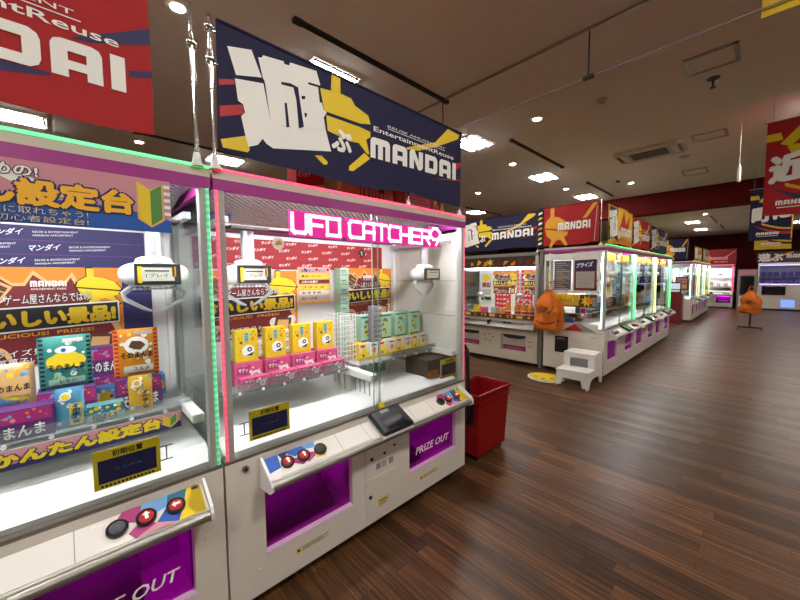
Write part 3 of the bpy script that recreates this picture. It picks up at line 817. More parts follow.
def price_list(P, w, h):
    P.rect(0, 0, w, h, TAN, 1)
    for k in range(6):
        P.rect(.01, h - .045 * (k + 1), w - .01, h - .045 * (k + 1) + .034, (PINKI, YELI, MARI, YELI, OFFW, GREYP)[k], 2)
        P.text(('お菓子コーナー', '景品いろいろ', '人気のお菓子', 'プライズ', 'おすすめ', 'お一人様')[k], .03, h - .045 * (k + 1) + .006, w - .06 - .03 * (k % 3), h - .045 * (k + 1) + .027, BLACKI if k != 2 else PURE, 3, .02)
    for q in range(8): P.circ(.03 + q * .035, h - .018, .012, (PINKI, PURI, SKYI)[q % 3], 3, 8)
poster('pale orange price list poster between the two sweets posters', (-.858, .83, 1.47), *FY, .30, .30, price_list)

def mark(P, u0, v0, u1, v1, L):
    c = (u0 + u1) / 2; d = (u1 - u0) * .38; e = (v1 - v0)
    P.poly([(u0 - .006, v1 + .004), (c, v1 - d + .006), (u1 + .006, v1 + .004), (u1 + .006, v0 + d - .006), (c, v0 - .008), (u0 - .006, v0 + d - .006)], TAN, L)
    P.poly([(u0, v1), (c, v1 - d), (c, v0), (u0, v0 + d)], YELI, L + 1); P.poly([(c, v1 - d), (u1, v1), (u1, v0 + d), (c, v0)], GREENI, L + 1)
def kantan_big(P, w, h):
    P.rect(0, 0, w, h, PINKI, 1); P.poly([(0, 0), (w, 0), (w, .05), (w * .8, .085), (0, .10)], BLUEI, 2)
    for k in range(5): P.rect(w - .022, .07 + k * .027, w, .083 + k * .027, PURE, 2)
    P.poly([(.3, h), (.36, h), (.6, .1), (.5, .1)], PURE, 2)
    P.text('初心者におすすめの!', .06, h - .055, .50, h - .014, PURE, 5, .03, 0, 0, NAVY, .06)
    P.text('かんたん設定台', .03, .058, .755, h - .058, mat('amber_ink', '#f2b626', .5), 5, .055, 0, 0, NAVY, .06)
    P.text('コツをつかめばかんたんに取れちゃう!', .05, .032, .62, .056, OFFW, 5, .01, 0, 0, NAVY, .05)
    P.text('クレーンゲームの初心者設定台!', .1, .006, .62, .028, OFFW, 5, .01, 0, 0, NAVY, .05)
    mark(P, w - .105, .025, w - .03, h - .02, 6)
poster('wide pink and blue board with big yellow lettering across the top of the green-lit glass', (.0045, -1.04, 1.872), *FY, .875, .208, kantan_big, name='title_board', cat='sign board')
def kantan_strip(P, w, h):
    P.rect(0, 0, w, h, PINKI, 1); P.poly([(0, 0), (w, 0), (w, .03), (0, .02)], NAVY, 2)
    P.text('かんたん設定台', .05, .014, w - .08, h - .008, YELI, 3, .07, 0, 0, NAVY, .07)
    mark(P, w - .07, .014, w - .02, h - .008, 5)
poster('narrow strip of yellow lettering along the shelf front above the navy sign', (-.27, -.79, .95), *FY, .672, .078, kantan_strip, name='title_strip', cat='sign board')
def position_sign(P, w, h):
    P.rect(0, 0, w, h, YELI, 1); P.rect(.014, .022, w - .014, h - .04, NAVY, 2)
    P.text('初期位置', w * .27, h - .034, w * .73, h - .009, BLACKI, 2, .03)
    for k in range(14): P.rect(.02 + k * (w - .04) / 14, .005, .028 + k * (w - .04) / 14, .015, BLACKI, 2)
    P.text('ここから', w * .3, h * .42, w * .7, h * .47, SKYI, 3)
for y, l in ((-.455, 'navy and yellow notice on the green-lit machine, under the lettered strip'), (.13, 'navy and yellow notice low on the glass under the pink cartons'), (1.622, 'navy and yellow notice low in the glass corner near the red basket')):
    w_ = .215
    poster(l, (-.042, y, .862), *FY, w_, .155, position_sign, name='notice_sign', cat='sign')
    if y < 1:
        o = bpy.data.objects['notice_sign' if y < 0 else 'notice_sign.001']
        yy = w_ / 2 if y < 0 else -w_ / 2 - .045
        m = MB()
        m.box(-.004, -.001, yy, yy + .045, .04, .045, STEEL).box(-.004, -.001, yy, yy + .045, .1, .105, STEEL).box(-.004, -.001, yy + .02, yy + .025, .045, .1, STEEL)
        m.build('bracket', o)

# ---- prizes
SZ = 1.046
class Bulge(Print):
    def __init__(s, w, h, d, **k):
        super().__init__((0, -w / 2, 0), (0, 1, 0), (0, 0, 1), .0012); s.w = w; s.h = h; s.d = d
    def p(s, u, v, L):
        a = 2 * u / s.w - 1; b = 2 * v / s.h - 1
        return Vector((s.d / 2 * max(0, (1 - a ** 4) * (1 - b ** 4)) + .0015 + L * s.eps, u - s.w / 2, v))
def bag_mesh(w, h, d, m, trim=None):
    mb = MB(); n = 14
    for sgn in (1, -1):
        vs = []
        for i in range(n + 1):
            for j in range(n + 1):
                a = 2 * j / n - 1; b = 2 * i / n - 1
                zig = .0012 * (1 if j % 2 else -1) if i in (0, n) else 0
                vs.append((sgn * (d / 2 * (1 - a ** 4) * (1 - b ** 4)) + zig, a * w / 2, (b + 1) * h / 2))
        fs = [(i * (n + 1) + j, i * (n + 1) + j + 1, (i + 1) * (n + 1) + j + 1, (i + 1) * (n + 1) + j) for i in range(n) for j in range(n)]
        mb.add(vs, fs, m, True)
    return mb
def snack_bag(label, loc, w, h, base, deco, d=.035, rz=0, name='snack_bag', group=None):
    t = bag_mesh(w, h, d, base).build(name, loc=loc, rz=rz); tag(t, label, 'snack packet', group)
    P = Bulge(w, h, d); deco(P, w, h); P.build('print', t)
    return t
def cut(P, pts, m, L):    # patch split small so that it follows the bulge
    xs = [p[0] for p in pts]; ys = [p[1] for p in pts]; u0, u1, v0, v1 = min(xs), max(xs), min(ys), max(ys); n = 8
    for i in range(n):
        for j in range(n): P.rect(u0 + (u1 - u0) * i / n, v0 + (v1 - v0) * j / n, u0 + (u1 - u0) * (i + 1) / n, v0 + (v1 - v0) * (j + 1) / n, m, L)
def dots(P, w, h, seed, ms, n=30, r=.006, L=2, u=(.1, .9), v=(.08, .92)):
    R = random.Random(seed)
    for _ in range(n): P.circ(w * R.uniform(*u), h * R.uniform(*v), r * R.uniform(.5, 1.4), R.choice(ms), L, 8)
def lemon(P, w, h):
    for k in range(12):
        for u in (.004, w - .018): P.rect(u, h * (k + .1) / 12, u + .014, h * (k + .6) / 12, BLACKI, 1)
    dots(P, w, h, 3, [SKYI, PURE, GREENI, LGREEN], 40, .009, 1, (.15, .85))
    for i in range(5): P.circ(w * (.3 + .1 * i), h * (.52 + .05 * (i % 2)), w * .17, YELI, 2 + .2 * i, 12)
    P.circ(w * .5, h * .74, w * .2, PURE, 4, ry=h * .07); P.circ(w * .46, h * .74, w * .05, BLUEI, 5, 10)
    P.text('そのまんま', w * .16, h * .36, w * .84, h * .48, BLACKI, 6, .03, 0, .0)
    cut(P, [(w * .16, h * .08), (w * .84, h * .2)], LGREEN, 4); P.text('レモン', w * .36, h * .11, w * .66, h * .18, BLACKI, 6, .02)
    P.rect(w * .45, h * .88, w * .84, h * .95, GREYP, 3)
def plum(P, w, h):
    for k in range(12):
        for u in (.003, w - .02): P.rect(u, h * (k + .1) / 12, u + .016, h * (k + .65) / 12, REDI, 1)
    dots(P, w, h, 5, [GOLDI, YELI, PURE, ORI], 40, .009, 1, (.15, .85))
    P.circ(w * .5, h * .66, w * .27, PURE, 3, ry=h * .18); P.poly([(w * .32, h * .64), (w * .4, h * .76), (w * .6, h * .74), (w * .7, h * .66), (w * .58, h * .56), (w * .44, h * .58)], BROWNI, 4)
    P.text('そのまんま', w * .14, h * .4, w * .86, h * .53, BLACKI, 5, .03)
    cut(P, [(w * .2, h * .1), (w * .85, h * .24)], OFFW, 4); P.text('スルメ', w * .4, h * .13, w * .76, h * .21, BLACKI, 6, .02)
    P.rect(w * .45, h * .88, w * .86, h * .95, GREYP, 3)
def pale_orange(P, w, h):
    dots(P, w, h, 9, [GOLDI, TAN, YELI, SKYI], 50, .010, 1)
    cut(P, [(w * .1, h * .3), (w * .9, h * .7)], TAN, 2); P.text('そのまんま', w * .2, h * .4, w * .9, h * .55, BLACKI, 5, .03); P.rect(w * .12, h * .1, w * .6, h * .2, SKYI, 3)
def stick(c1, c2):
    def f(P, w, h):
        dots(P, w, h, 11, [c1, PURE, SKYI], 22, .007, 1)
        P.rect(w * .45, h * .06, w * .92, h * .6, c2, 2)
        for k, s in enumerate('そのまんま'): P.text(s, w * .55, h * (.50 - .1 * k), w * .82, h * (.585 - .1 * k), BLACKI, 4, .04)
        P.circ(w * .35, h * .8, w * .2, PURE, 3); P.circ(w * .35, h * .8, w * .13, c2, 4)
    return f
def carton(label, loc, sx, sy, sz, m, deco=None, rz=0, name='carton', cat='carton', group=None, top=None):
    mb = MB().box(-sx / 2, sx / 2, -sy / 2, sy / 2, 0, sz, m)
    t = mb.build(name, loc=loc, rz=rz, bevel=.002, seg=1); tag(t, label, cat, group)
    if deco:
        P = Print((sx / 2, -sy / 2, 0), (0, 1, 0), (0, 0, 1)); deco(P, sy, sz); P.build('print', t)
    return t
def purple_pack(P, w, h):
    P.rect(.004, h * .55, w - .004, h * .95, MAGI, 1); dots(P, w, h, 21, [PINKI, SKYI, ORI], 20, .006, 2, (.08, .92), (.55, .93))
    P.text('そのまんま', w * .12, h * .1, w * .9, h * .48, PURE, 3, .03, 0, 0, BLACKI, .05)
def teal_pack(P, w, h):
    P.rect(0, h * .5, w, h, TEALI, 1); P.rect(0, 0, w, h * .5, LGREEN, 1); dots(P, w, h, 23, [YELI, PURE, SKYI], 24, .007, 2)
    P.text('そのまんま', w * .1, h * .15, w * .8, h * .5, BLACKI, 3, .03, 0, 0, PURE, .06)
def blue_pack(P, w, h):
    P.rect(0, 0, w, h, SKYI, 1); P.circ(w * .5, h * .45, h * .32, YELI, 2); P.circ(w * .3, h * .6, h * .16, PURE, 3); dots(P, w, h, 24, [PURE, BLUEI], 10, .006, 3)
PUR2 = mat('purple_card', '#5a2b6e', .5); TEAL2 = mat('teal_card', '#5d9a9a', .5); BLU2 = mat('blue_card', '#3f86c8', .5)
FOILG = mat('green_foil', '#3d8c84', .3, .25); FOILO = mat('orange_foil', '#e0922a', .3, .25); FOILB = mat('blue_foil', '#5fa8cf', .3, .25); FOILY = mat('yellow_foil', '#e6b83a', .3, .25); FOILT = mat('pale_foil', '#d8b888', .3, .25); FOILM = mat('magenta_foil', '#7e2a8e', .3, .25)
# machine with green LED: cartons carry the packets
carton('purple carton under the green lemon packet', (-.46, -.515, SZ), .12, .19, .15, PUR2, purple_pack)
carton('purple carton under the orange packet', (-.46, -.26, SZ), .12, .18, .15, PUR2, purple_pack)
snack_bag('big green packet with a black striped edge and lemons', (-.45, -.515, SZ + .152), .175, .235, FOILG, lemon, .04, .06)
snack_bag('big orange packet with a red striped edge beside the green lemon packet', (-.45, -.26, SZ + .152), .18, .24, FOILO, plum, .04, -.05)
snack_bag('pale orange packet standing behind the purple carton at the frame edge', (-.47, -.70, SZ + .095), .17, .19, FOILT, pale_orange, .04, .05)
snack_bag('tall magenta packet standing beyond the pale orange packet', (-.42, -.845, SZ + .06), .17, .30, FOILM, stick(PINKI, PURI), .04)
carton('purple carton beneath the pale orange packet', (-.5, -.715, SZ), .1, .2, .093, PUR2, purple_pack)
carton('long purple carton with white lettering lying at the shelf front', (-.355, -.69, SZ), .09, .26, .125, PUR2, purple_pack)
snack_bag('slim blue and green packet with vertical lettering at the shelf front', (-.335, -.51, SZ), .092, .175, FOILB, stick(SKYI, YELI), .022, .05)
snack_bag('slim yellow and orange packet at the shelf front under the orange packet', (-.335, -.265, SZ), .092, .18, FOILY, stick(ORI, GOLDI), .022, -.03)
carton('purple carton with white lettering, lower of two between the big packets', (-.66, -.375, SZ), .1, .18, .15, PUR2, purple_pack)
carton('purple carton with white lettering, upper of two between the big packets', (-.66, -.375, SZ + .151), .1, .18, .14, PUR2, purple_pack)
carton('teal carton lying between the two slim packets', (-.345, -.395, SZ), .07, .13, .075, TEAL2, teal_pack)
carton('small blue carton beside the slim yellow packet', (-.62, -.165, SZ), .09, .075, .11, BLU2, blue_pack)
carton('blue carton squeezed between the teal carton and the purple ones', (-.575, -.385, SZ), .06, .16, .1, BLU2, blue_pack)

# machine with pink LED, near half
YELB = mat('yellow_card', '#e3bf22', .5); PNK = mat('pink_card', '#c8517c', .45)
def yellow_box(P, w, h):
    dots(P, w, h, 31, [BROWNI, ORI, GOLDI], 40, .0035, 1, (.04, .96), (.04, .96))
    P.rect(w * .36, h * .62, w * .62, h * .92, LGREEN, 2)
    for k, s in enumerate('さくさく'): P.text(s, w * .40, h * (.84 - .07 * k), w * .58, h * (.9 - .07 * k), BLACKI, 3, .04)
    P.poly([(w * .16, h * .62), (w * .3, h * .55), (w * .3, h * .68)], BROWNI, 2); P.poly([(w * .66, h * .7), (w * .84, h * .62), (w * .82, h * .8)], ORI, 2)
    P.circ(w * .56, h * .34, w * .28, PURE, 3, ry=h * .19); P.circ(w * .62, h * .38, w * .11, BLACKI, 4, 14); P.circ(w * .62, h * .38, w * .05, PURE, 5, 10)
    P.poly([(w * .42, h * .18), (w * .72, h * .18), (w * .82, h * .3), (w * .6, h * .24)], BLACKI, 4)
def pink_box(P, w, h):
    dots(P, w, h, 33, [PINKI, PURE, MAGI], 14, .008, 1); P.rect(w * .1, h * .55, w * .5, h * .85, MAGI, 2); P.text('サクッ', w * .14, h * .6, w * .46, h * .8, PURE, 3, .03)
    P.circ(w * .74, h * .4, h * .24, PURE, 2); P.circ(w * .74, h * .4, h * .13, PINKI, 3)
ords = ['first', 'second', 'third', 'fourth', 'fifth', 'sixth', 'seventh', 'eighth', 'ninth', 'tenth', 'eleventh', 'twelfth']
b0 = pk0 = pf0 = None
for k in range(4):
    y = .255 + .178 * k
    l1 = f'upright yellow biscuit carton, {ords[k]} of the row counted from the green-lit machine'
    l2 = f'pink carton under the {ords[k]} yellow carton'
    l3 = f'low pink carton at the shelf front before the {ords[k]} yellow carton'
    if k == 0:
        b0 = carton(l1, (-.42, y, SZ + .142), .055, .13, .19, YELB, yellow_box, group='yellow biscuit cartons', name='biscuit_carton')
        pk0 = carton(l2, (-.43, y, SZ), .12, .165, .14, PNK, pink_box, group='pink cartons', name='candy_carton')
        pf0 = carton(l3, (-.325, y + .01, SZ), .055, .168, .068, PNK, pink_box, group='low pink cartons', name='candy_carton')
    else:
        dup(b0, l1, (-.42, y, SZ + .142)); dup(pk0, l2, (-.43, y, SZ)); dup(pf0, l3, (-.325, y + .01, SZ))
CREAMB = mat('cream_card', '#d9cfae', .6)
def plain_lines(P, w, h):
    for k in range(3): P.rect(w * .1, h * (.2 + .22 * k), w * (.9 - .1 * k), h * (.3 + .22 * k), (GREENI, GREYI, MARI)[k], 1)
c0 = None
for k, (y, n) in enumerate(((.36, 4), (.50, 3), (.64, 4), (.78, 4))):
    for q in range(n):
        l = f'cream carton {("at the bottom", "second up", "third up", "on top")[q]} of the {("first", "second", "third", "fourth")[k]} stack behind the yellow cartons'
        if c0 is None: c0 = carton(l, (-.75, y, SZ), .1, .12, .062, CREAMB, plain_lines, name='small_carton', group='cream cartons')
        else: dup(c0, l, (-.75, y, SZ + q * .063))
# wire rack
t = thing('wire_rack', 'open white wire rack standing in the middle of the pink-lit machine', 'rack', (-.52, 1.0, SZ + .002))
def wires(fn):
    m = MB(); fn(m); return m
for nm, xx in (('front_grid', .1), ('rear_grid', -.1)):
    m = MB()
    for k in range(6): m.cyl((xx, -.07 + .028 * k, 0), (xx, -.07 + .028 * k, .36), .003, WHITE2, n=6)
    for k in range(10): m.cyl((xx, -.075, .01 + .038 * k), (xx, .075, .01 + .038 * k), .0025, WHITE2, n=6)
    m.build(nm, t)
for nm, yy in (('side_grid', -.072), ('side_grid', .072)):
    m = MB()
    for k in range(7): m.cyl((-.1 + .033 * k, yy, 0), (-.1 + .033 * k, yy, .36), .0028, WHITE2, n=6)
    for k in range(10): m.cyl((-.1, yy, .014 + .038 * k), (.1, yy, .014 + .038 * k), .0025, WHITE2, n=6)
    m.build(nm, t)
# far half: pale green canisters on yellow and white packs, tower of small grey boxes
def green_can(P, w, h):
    P.rect(0, h * .9, w, h * .96, DGREEN, 1); P.rect(0, .0, w, h * .06, DGREEN, 1)
    R = random.Random(4)
    for _ in range(16):
        a = R.uniform(.25, .8) * w; b = R.uniform(.2, .8) * h; P.poly([(a - .014, b - .006), (a + .004, b + .018), (a + .014, b), (a, b - .012)], R.choice([GREENI, YELI, DGREEN]), 2)
g0 = None
for k, y in enumerate((1.2, 1.385, 1.56, 1.735)):
    l = f'pale green snack box with yellow leaves, {ords[k]} in its row from the wire rack'
    if not k: g0 = carton(l, (-.485, y, SZ + .132), .1, .13, .205, LGREEN, green_can, group='pale green snack boxes', name='snack_box')
    else: dup(g0, l, (-.485, y, SZ + .132))
def yel_pack(P, w, h):
    P.rect(0, h * .5, w, h, OFFW, 1); P.circ(w * .5, h * .6, w * .28, YELI, 2); P.circ(w * .4, h * .3, w * .12, BROWNI, 2); P.rect(w * .1, h * .8, w * .6, h * .92, REDI, 2)
def wht_pack(P, w, h):
    P.rect(0, 0, w, h * .3, YELI, 1); P.circ(w * .5, h * .55, w * .25, ORI, 2); P.rect(w * .2, h * .8, w * .8, h * .9, BLUEI, 2)
y0 = w0 = None
for k in range(8):
    y = 1.115 + .095 * k
    l = f'small yellow and white packet under the green boxes, {ords[k]} from the wire rack'
    if k % 2 == 0:
        if not y0: y0 = carton(l, (-.46, y, SZ), .17, .088, .13, YELB, yel_pack, group='small yellow and white packets', name='small_packet', cat='packet')
        else: dup(y0, l, (-.46, y, SZ))
    else:
        if not w0: w0 = carton(l, (-.46, y, SZ), .17, .088, .13, OFFW, wht_pack, group='small yellow and white packets', name='small_packet', cat='packet')
        else: dup(w0, l, (-.46, y, SZ))
GREYB = mat('grey_purple_card', '#7a6f7a', .5)
def tower_box(P, w, h): P.rect(.01, h * .3, w - .01, h * .7, OFFW, 1); P.rect(.02, h * .4, w * .6, h * .6, BLACKI, 2)
tw = None
for k in range(7):
    l = f'small grey box in the tower before the green boxes, {ords[k]} from its foot'
    if not k: tw = carton(l, (-.396, 1.24, SZ + .131), .04, .105, .04, GREYB, tower_box, group='tower of small grey boxes', name='small_box', cat='box')
    else: dup(tw, l, (-.396, 1.24, SZ + .131 + .0405 * k))
mt = None
for q in range(1):
    for k in range(9):
        l = f'mint green carton in the {("tall stack left of the sweets poster", "tall stack behind the wire rack")[q]}, {ords[k]} from its foot'
        l = l.replace(' left of', ' beside')
        if mt is None: mt = carton(l, (-.79, 1.2, SZ), .09, .085, .079, LGREEN, plain_lines, group='mint green carton stacks', name='mint_carton')
        else: dup(mt, l, (-.79, 1.2 - .1 * q, SZ + .08 * k))
mf = None
for k, (y, z) in enumerate(((1.34, 0), (1.45, 0), (1.34, .056), (1.45, .056))):
    l = f'mint green carton on the play floor under the shelf, {("lower", "upper")[k // 2]} {("beside the grille", "towards the side glass")[k % 2]}'
    if not k: mf = carton(l, (-.62, y, .861), .09, .105, .055, LGREEN, None, group='mint green cartons on the play floor', name='mint_carton')
    else: dup(mf, l, (-.62, y, .861 + z))
def dark_carton(P, w, h): P.rect(0, .0, w * .5, h * .35, ORI, 1); P.text('PRIZE', .03, h * .1, w * .45, h * .3, BLACKI, 2, .02); P.rect(w * .55, h * .4, w * .95, h * .8, BLACKI, 1)
carton('dark carton with orange print in the corner behind the small notice', (-.27, 1.7, .861), .26, .24, .14, mat('dark_brown_card', '#2c2622', .6), dark_carton)
# ------------------------------------------------------------------ banners on poles above the near machines
def cloth(label, O, U, V, w, h, m, deco, wav=.012, cat='banner', group=None, name='banner', thick=.002, seed=1):
    U = Vector(U).normalized(); V = Vector(V).normalized(); N = U.cross(V)
    R = random.Random(seed); n = 36; mb = MB(); ph = R.uniform(0, 6)
    def hem(a): return wav * (math.sin(a * 9 + ph) + .5 * math.sin(a * 17 + ph * 2))
    for sg in (1, -1):
        vs = []
        for i in range(n + 1):
            a = i / n
            vs += [U * (a * w) + V * (hem(a)) + N * (sg * thick / 2), U * (a * w) + V * h + N * (sg * thick / 2)]
        mb.add(vs, [(2 * i, 2 * i + 2, 2 * i + 3, 2 * i + 1) for i in range(n)], m)
    t = mb.build(name, loc=O); tag(t, label, cat, group)
    P = Print(N * (thick / 2), U, V, .0012); deco(P, w, h); P.build('print', t)
    # hem sleeve along the top
    a = U * 0 + V * h; b = U * w + V * h
    MB().cyl(a, b, .008, m, n=8).build('sleeve', t)
    return t
KANJI = [  # the block-cut character as fractions of the banner: white shapes, then the dark cuts between strokes
 [(.025,.832),(.085,.883),(.111,.695),(.045,.637)],
 [(.042,.607),(.115,.652),(.135,.344),(.184,.358),(.233,.387),(.307,.434),(.326,.251),(.14,.138),(.121,.163),(.111,.195),(.098,.135),(.073,.099),(.065,.194),(.056,.328),(.066,.366),(.061,.428),(.049,.442)],
 [(.102,.847),(.112,.857),(.115,.88),(.173,.905),(.175,.885),(.19,.892),(.192,.92),(.277,.95),(.278,.93),(.289,.838),(.283,.798),(.293,.688),(.301,.619),(.311,.606),(.3,.551),(.307,.43),(.233,.382),(.135,.34),(.119,.672),(.114,.695)]]
KCUT = [[(.165,.722),(.192,.741),(.216,.733),(.218,.683),(.233,.402),(.217,.373),(.21,.612),(.201,.715),(.165,.701)], [(.174,.558),(.181,.557),(.188,.362),(.179,.347)],
 [(.248,.816),(.288,.83),(.293,.677),(.286,.675),(.281,.807),(.248,.797)], [(.226,.671),(.239,.681),(.237,.651),(.227,.641)], [(.235,.532),(.244,.53),(.241,.495),(.236,.49)]]
KTOP = [[(.33,1.0),(.362,1.0),(.363,.84),(.327,.82)], [(.289,.814),(.357,.843),(.404,.838),(.42,.781),(.475,.735),(.485,.655),(.442,.623),(.304,.617)], [(.31,.584),(.439,.587),(.484,.575),(.484,.52),(.466,.479),(.479,.343),(.472,.329),(.434,.42),(.398,.407),(.315,.441)],
 [(.458,.336),(.483,.294),(.412,.118),(.395,.116),(.396,.158)], [(.269,.174),(.292,.19),(.315,.144),(.312,.118),(.3,.11)]]
def big_kanji(P, u0, v0, u1, v1, cut, L):
    def tr(pl): return [[((a - .025) / .301, (b - .099) / .851) for a, b in q] for q in pl]
    P.fit(tr(KANJI), u0, v0, u1, v1, PURE, L); P.fit(tr(KCUT), u0, v0, u1, v1, cut, L + 1)
def art(kanji, kc, small, kyel, streak, cut=None, mir=False):
    cut = cut or NAVYC
    def f(P, w, h):
        P.poly([(.005*w,.518*h),(.005*w,.563*h),(.04*w,.599*h),(.042*w,.564*h)][::-1], kc, 1); P.poly([(.005*w,.36*h),(.006*w,.28*h),(.064*w,.354*h),(.06*w,.426*h)], kc, 1)
        P.poly([(.006*w,.108*h),(.011*w,.048*h),(.072*w,.056*h),(.077*w,.079*h),(.071*w,.19*h)], kyel, 1)
        P.fit(KTOP, 0, 0, w, h, kyel, 1)
        P.fit(KANJI, 0, 0, w, h, PURE, 4); P.fit(KCUT, 0, 0, w, h, cut, 5)
        P.text(small, w * .326, h * .27, w * .405, h * .49, PURE, 6, .05)
        P.fit([[(.905,.977),(.823,.738),(.661,.551),(.653,.521),(.722,.557),(.823,.676),(.973,.897),(.983,.961)]], 0, 0, w, h, streak, 1)
        P.mandai(w * .483, h * .31, w * .96, h * .53, PURE, 4, rise=h * .03)
        P.text('REUSE AMUSEMENT', w * .562, h * .69, w * .886, h * .715, PURE, 4)
        P.rect(w * .562, h * .672, w * .886, h * .678, PURE, 4)
        P.text('EntertainmentReuse', w * .497, h * .597, w * .943, h * .65, PURE, 4, .012)
        P.poly([(w * .93, h * .42), (w, h * .55), (w, h * .6), (w * .95, h * .56)], REDI, 1); P.poly([(w * .8, h * .27), (w, h * .35), (w, h * .37), (w * .9, h * .32)], REDI, 1)
    return f
cloth('long navy banner with giant white kanji and a yellow spinning top on chrome poles', (.0, .028, 2.245), (0, 1, 0), (0, .02, 1), 1.79, .575, NAVYC, art('遊', REDI, 'ぶ', YELI, YELI), seed=3)
def art_red(P, w, h):
    P.poly([(w * .87, h * .44), (w * .90, h * .45), (w, h * .565), (w, h * .67)], NAVY, 1)
    P.poly([(w * .5, h * .16), (w * .78, h * .15), (w * .84, h * .19), (w * .842, h * .21)], NAVY, 1); P.poly([(w * .96, h * .32), (w, h * .358), (w, h * .40), (w * .961, h * .362)], NAVY, 1)
    P.mandai(w * .48, h * .20, w * .954, h * .41, PURE, 4, rise=h * .015)
    P.text('EntertainmentReuse', w * .5, h * .475, w * .946, h * .53, PURE, 4, .012)
    P.rect(w * .56, h * .547, w * .889, h * .553, PURE, 4); P.text('REUSE AMUSEMENT', w * .56, h * .57, w * .88, h * .60, PURE, 4)
    P.fit(KANJI, 0, 0, w, h, PURE, 4); P.fit(KCUT, 0, 0, w, h, REDC, 5); P.fit(KTOP, 0, 0, w, h, YELI, 1)
    P.poly([(w * .7, h * .95), (w * .96, h * .97), (w * .98, h * .985), (w * .7, h * .97)], YELI, 1)
cloth('red banner with white lettering on poles over the green-lit machine', (.0, -2.015, 2.262), (0, 1, 0), (0, 0, 1), 1.81, .60, REDC, art_red, seed=5, wav=.014)

def pole(label, y, top, x=-.02, clamps=()):
    t = thing('banner_pole', label, 'pole', (x, y, 2.166))
    MB().lathe([(.026, 0), (.026, .01), (.018, .02), (.014, .05), (.011, .06)], (0, 0, 0), WHITE2).build('base_clip', t)
    MB().cyl((0, 0, .05), (0, 0, (top - 2.166) * .55), .0095, CHROME).cyl((0, 0, (top - 2.166) * .55), (0, 0, top - 2.166), .0075, CHROME).build('pole', t)
    MB().cyl((0, 0, (top - 2.166) * .55 - .02), (0, 0, (top - 2.166) * .55 + .02), .013, CHROME).build('collar', t)
    for z in clamps:
        z -= 2.166
        c = MB().sup((0, 0, z), .015, .019, .014, CHROME, .6, 14, 8).cyl((0, .0, z + .005), (.032, -.014, z + .02), .008, CHROME, n=10).build('clamp', t)
        MB().cyl((-.004, -.02, z - .014), (-.004, .024, z - .014), .008, CHROME, n=10).build('clamp_screw', c)
pole('chrome pole with a clamp standing apart from the navy banner, over the green-lit machine', -.058, 2.84, 0, (2.68,))
pole('chrome pole holding the tall end of the navy banner by its white kanji', .012, 2.825, .006, (2.775, 2.64))
pole('short chrome pole standing behind the middle of the navy banner', 1.27, 2.55, -.045)
pole('chrome pole at the roof corner holding the end of the navy banner', 1.845, 2.83, -.03, (2.8,))
# cartons on the roof of the pink-lit machine
RT = 2.1665
def card_print(P, w, h):
    for u in (.12, .25):
        P.stroke([(u, h * .1), (u + .1, h * .1), (u + .1, h * .72), (u, h * .72)], .006, BLACKI, 1, True)
        P.stroke([(u + .03, h * .18), (u + .03, h * .6)], .008, BLACKI, 2); P.stroke([(u + .07, h * .18), (u + .07, h * .6)], .008, BLACKI, 2)
    P.circ(.3, h * .5, .018, BLACKI, 2)
    P.rect(0, h * .9, w, h * .905, BROWNI, 1)
t = carton('big cardboard box with black handling marks under the navy banner', (-.31, .97, RT), .40, .44, .27, CARD, None, name='cardboard_box', cat='cardboard box')
P = Print((.2005, -.19, 0), (0, 1, 0), (0, 0, 1)); card_print(P, .40, .2); P.build('handling_print', t)
MB().box(-.03, .03, -.221, .221, .2695, .271, TAN).build('tape', t)
t = carton('cardboard box with a pale paper stuck on it under the navy lettering', (-.31, 1.43, RT), .38, .40, .25, mat('dark_cardboard', '#9a6e42', .8), None, name='cardboard_box', cat='cardboard box')
P = Print((.1905, -.17, 0), (0, 1, 0), (0, 0, 1)); P.rect(.06, .05, .33, .2, OFFW, 1)
for k in range(5): P.rect(.08, .07 + .024 * k, .31 - .04 * (k % 2), .075 + .024 * k, GREYI, 2)
P.build('paper_print', t)
def folded(P, w, h):
    P.poly([(w * .0, 0), (w * .25, 0), (w * .5, h), (w * .2, h)], YELI, 1); P.poly([(w * .6, 0), (w, 0), (w, h * .5), (w * .8, h)], YELI, 1); P.circ(w * .42, h * .5, .035, PINKI, 2)
carton('folded red and yellow banner bundle at the roof corner beside the boxes', (-.24, 1.75, RT), .12, .17, .16, REDC, folded, name='folded_banner', cat='banner')
def folded2(P, w, h):
    P.poly([(w * .3, 0), (w, 0), (w, h * .5), (w * .55, h * .4)], YELI, 1); P.text('マンダイ', w * .05, h * .55, w * .5, h * .75, PURE, 2, .02, .3, .02)
carton('folded red banner bundle with white lettering beside the big cardboard box', (-.3, .62, RT), .12, .19, .21, REDC, folded2, name='folded_banner', cat='banner')
# stickers on the glass belong to the glass
fg = [o for o in M2.children if o.name.startswith('front_glass')][0]
P = Print((-.0135, .27, 1.83), (0, 1, 0), (0, 0, 1)); P.circ(.03, .03, .032, PURE, 1); P.poly([(.01, .02), (.05, .025), (.04, .045), (.02, .04)], ORI, 2); P.build('sticker_print', fg)
P = Print((-.0135, .80, 1.80), (0, 1, 0), (0, 0, 1)); P.poly([(0, .03), (.03, .06), (.06, .03), (.03, 0)], DARK, 1); P.text('t', .022, .018, .038, .044, PURE, 2, .03); P.build('sticker_print', fg)

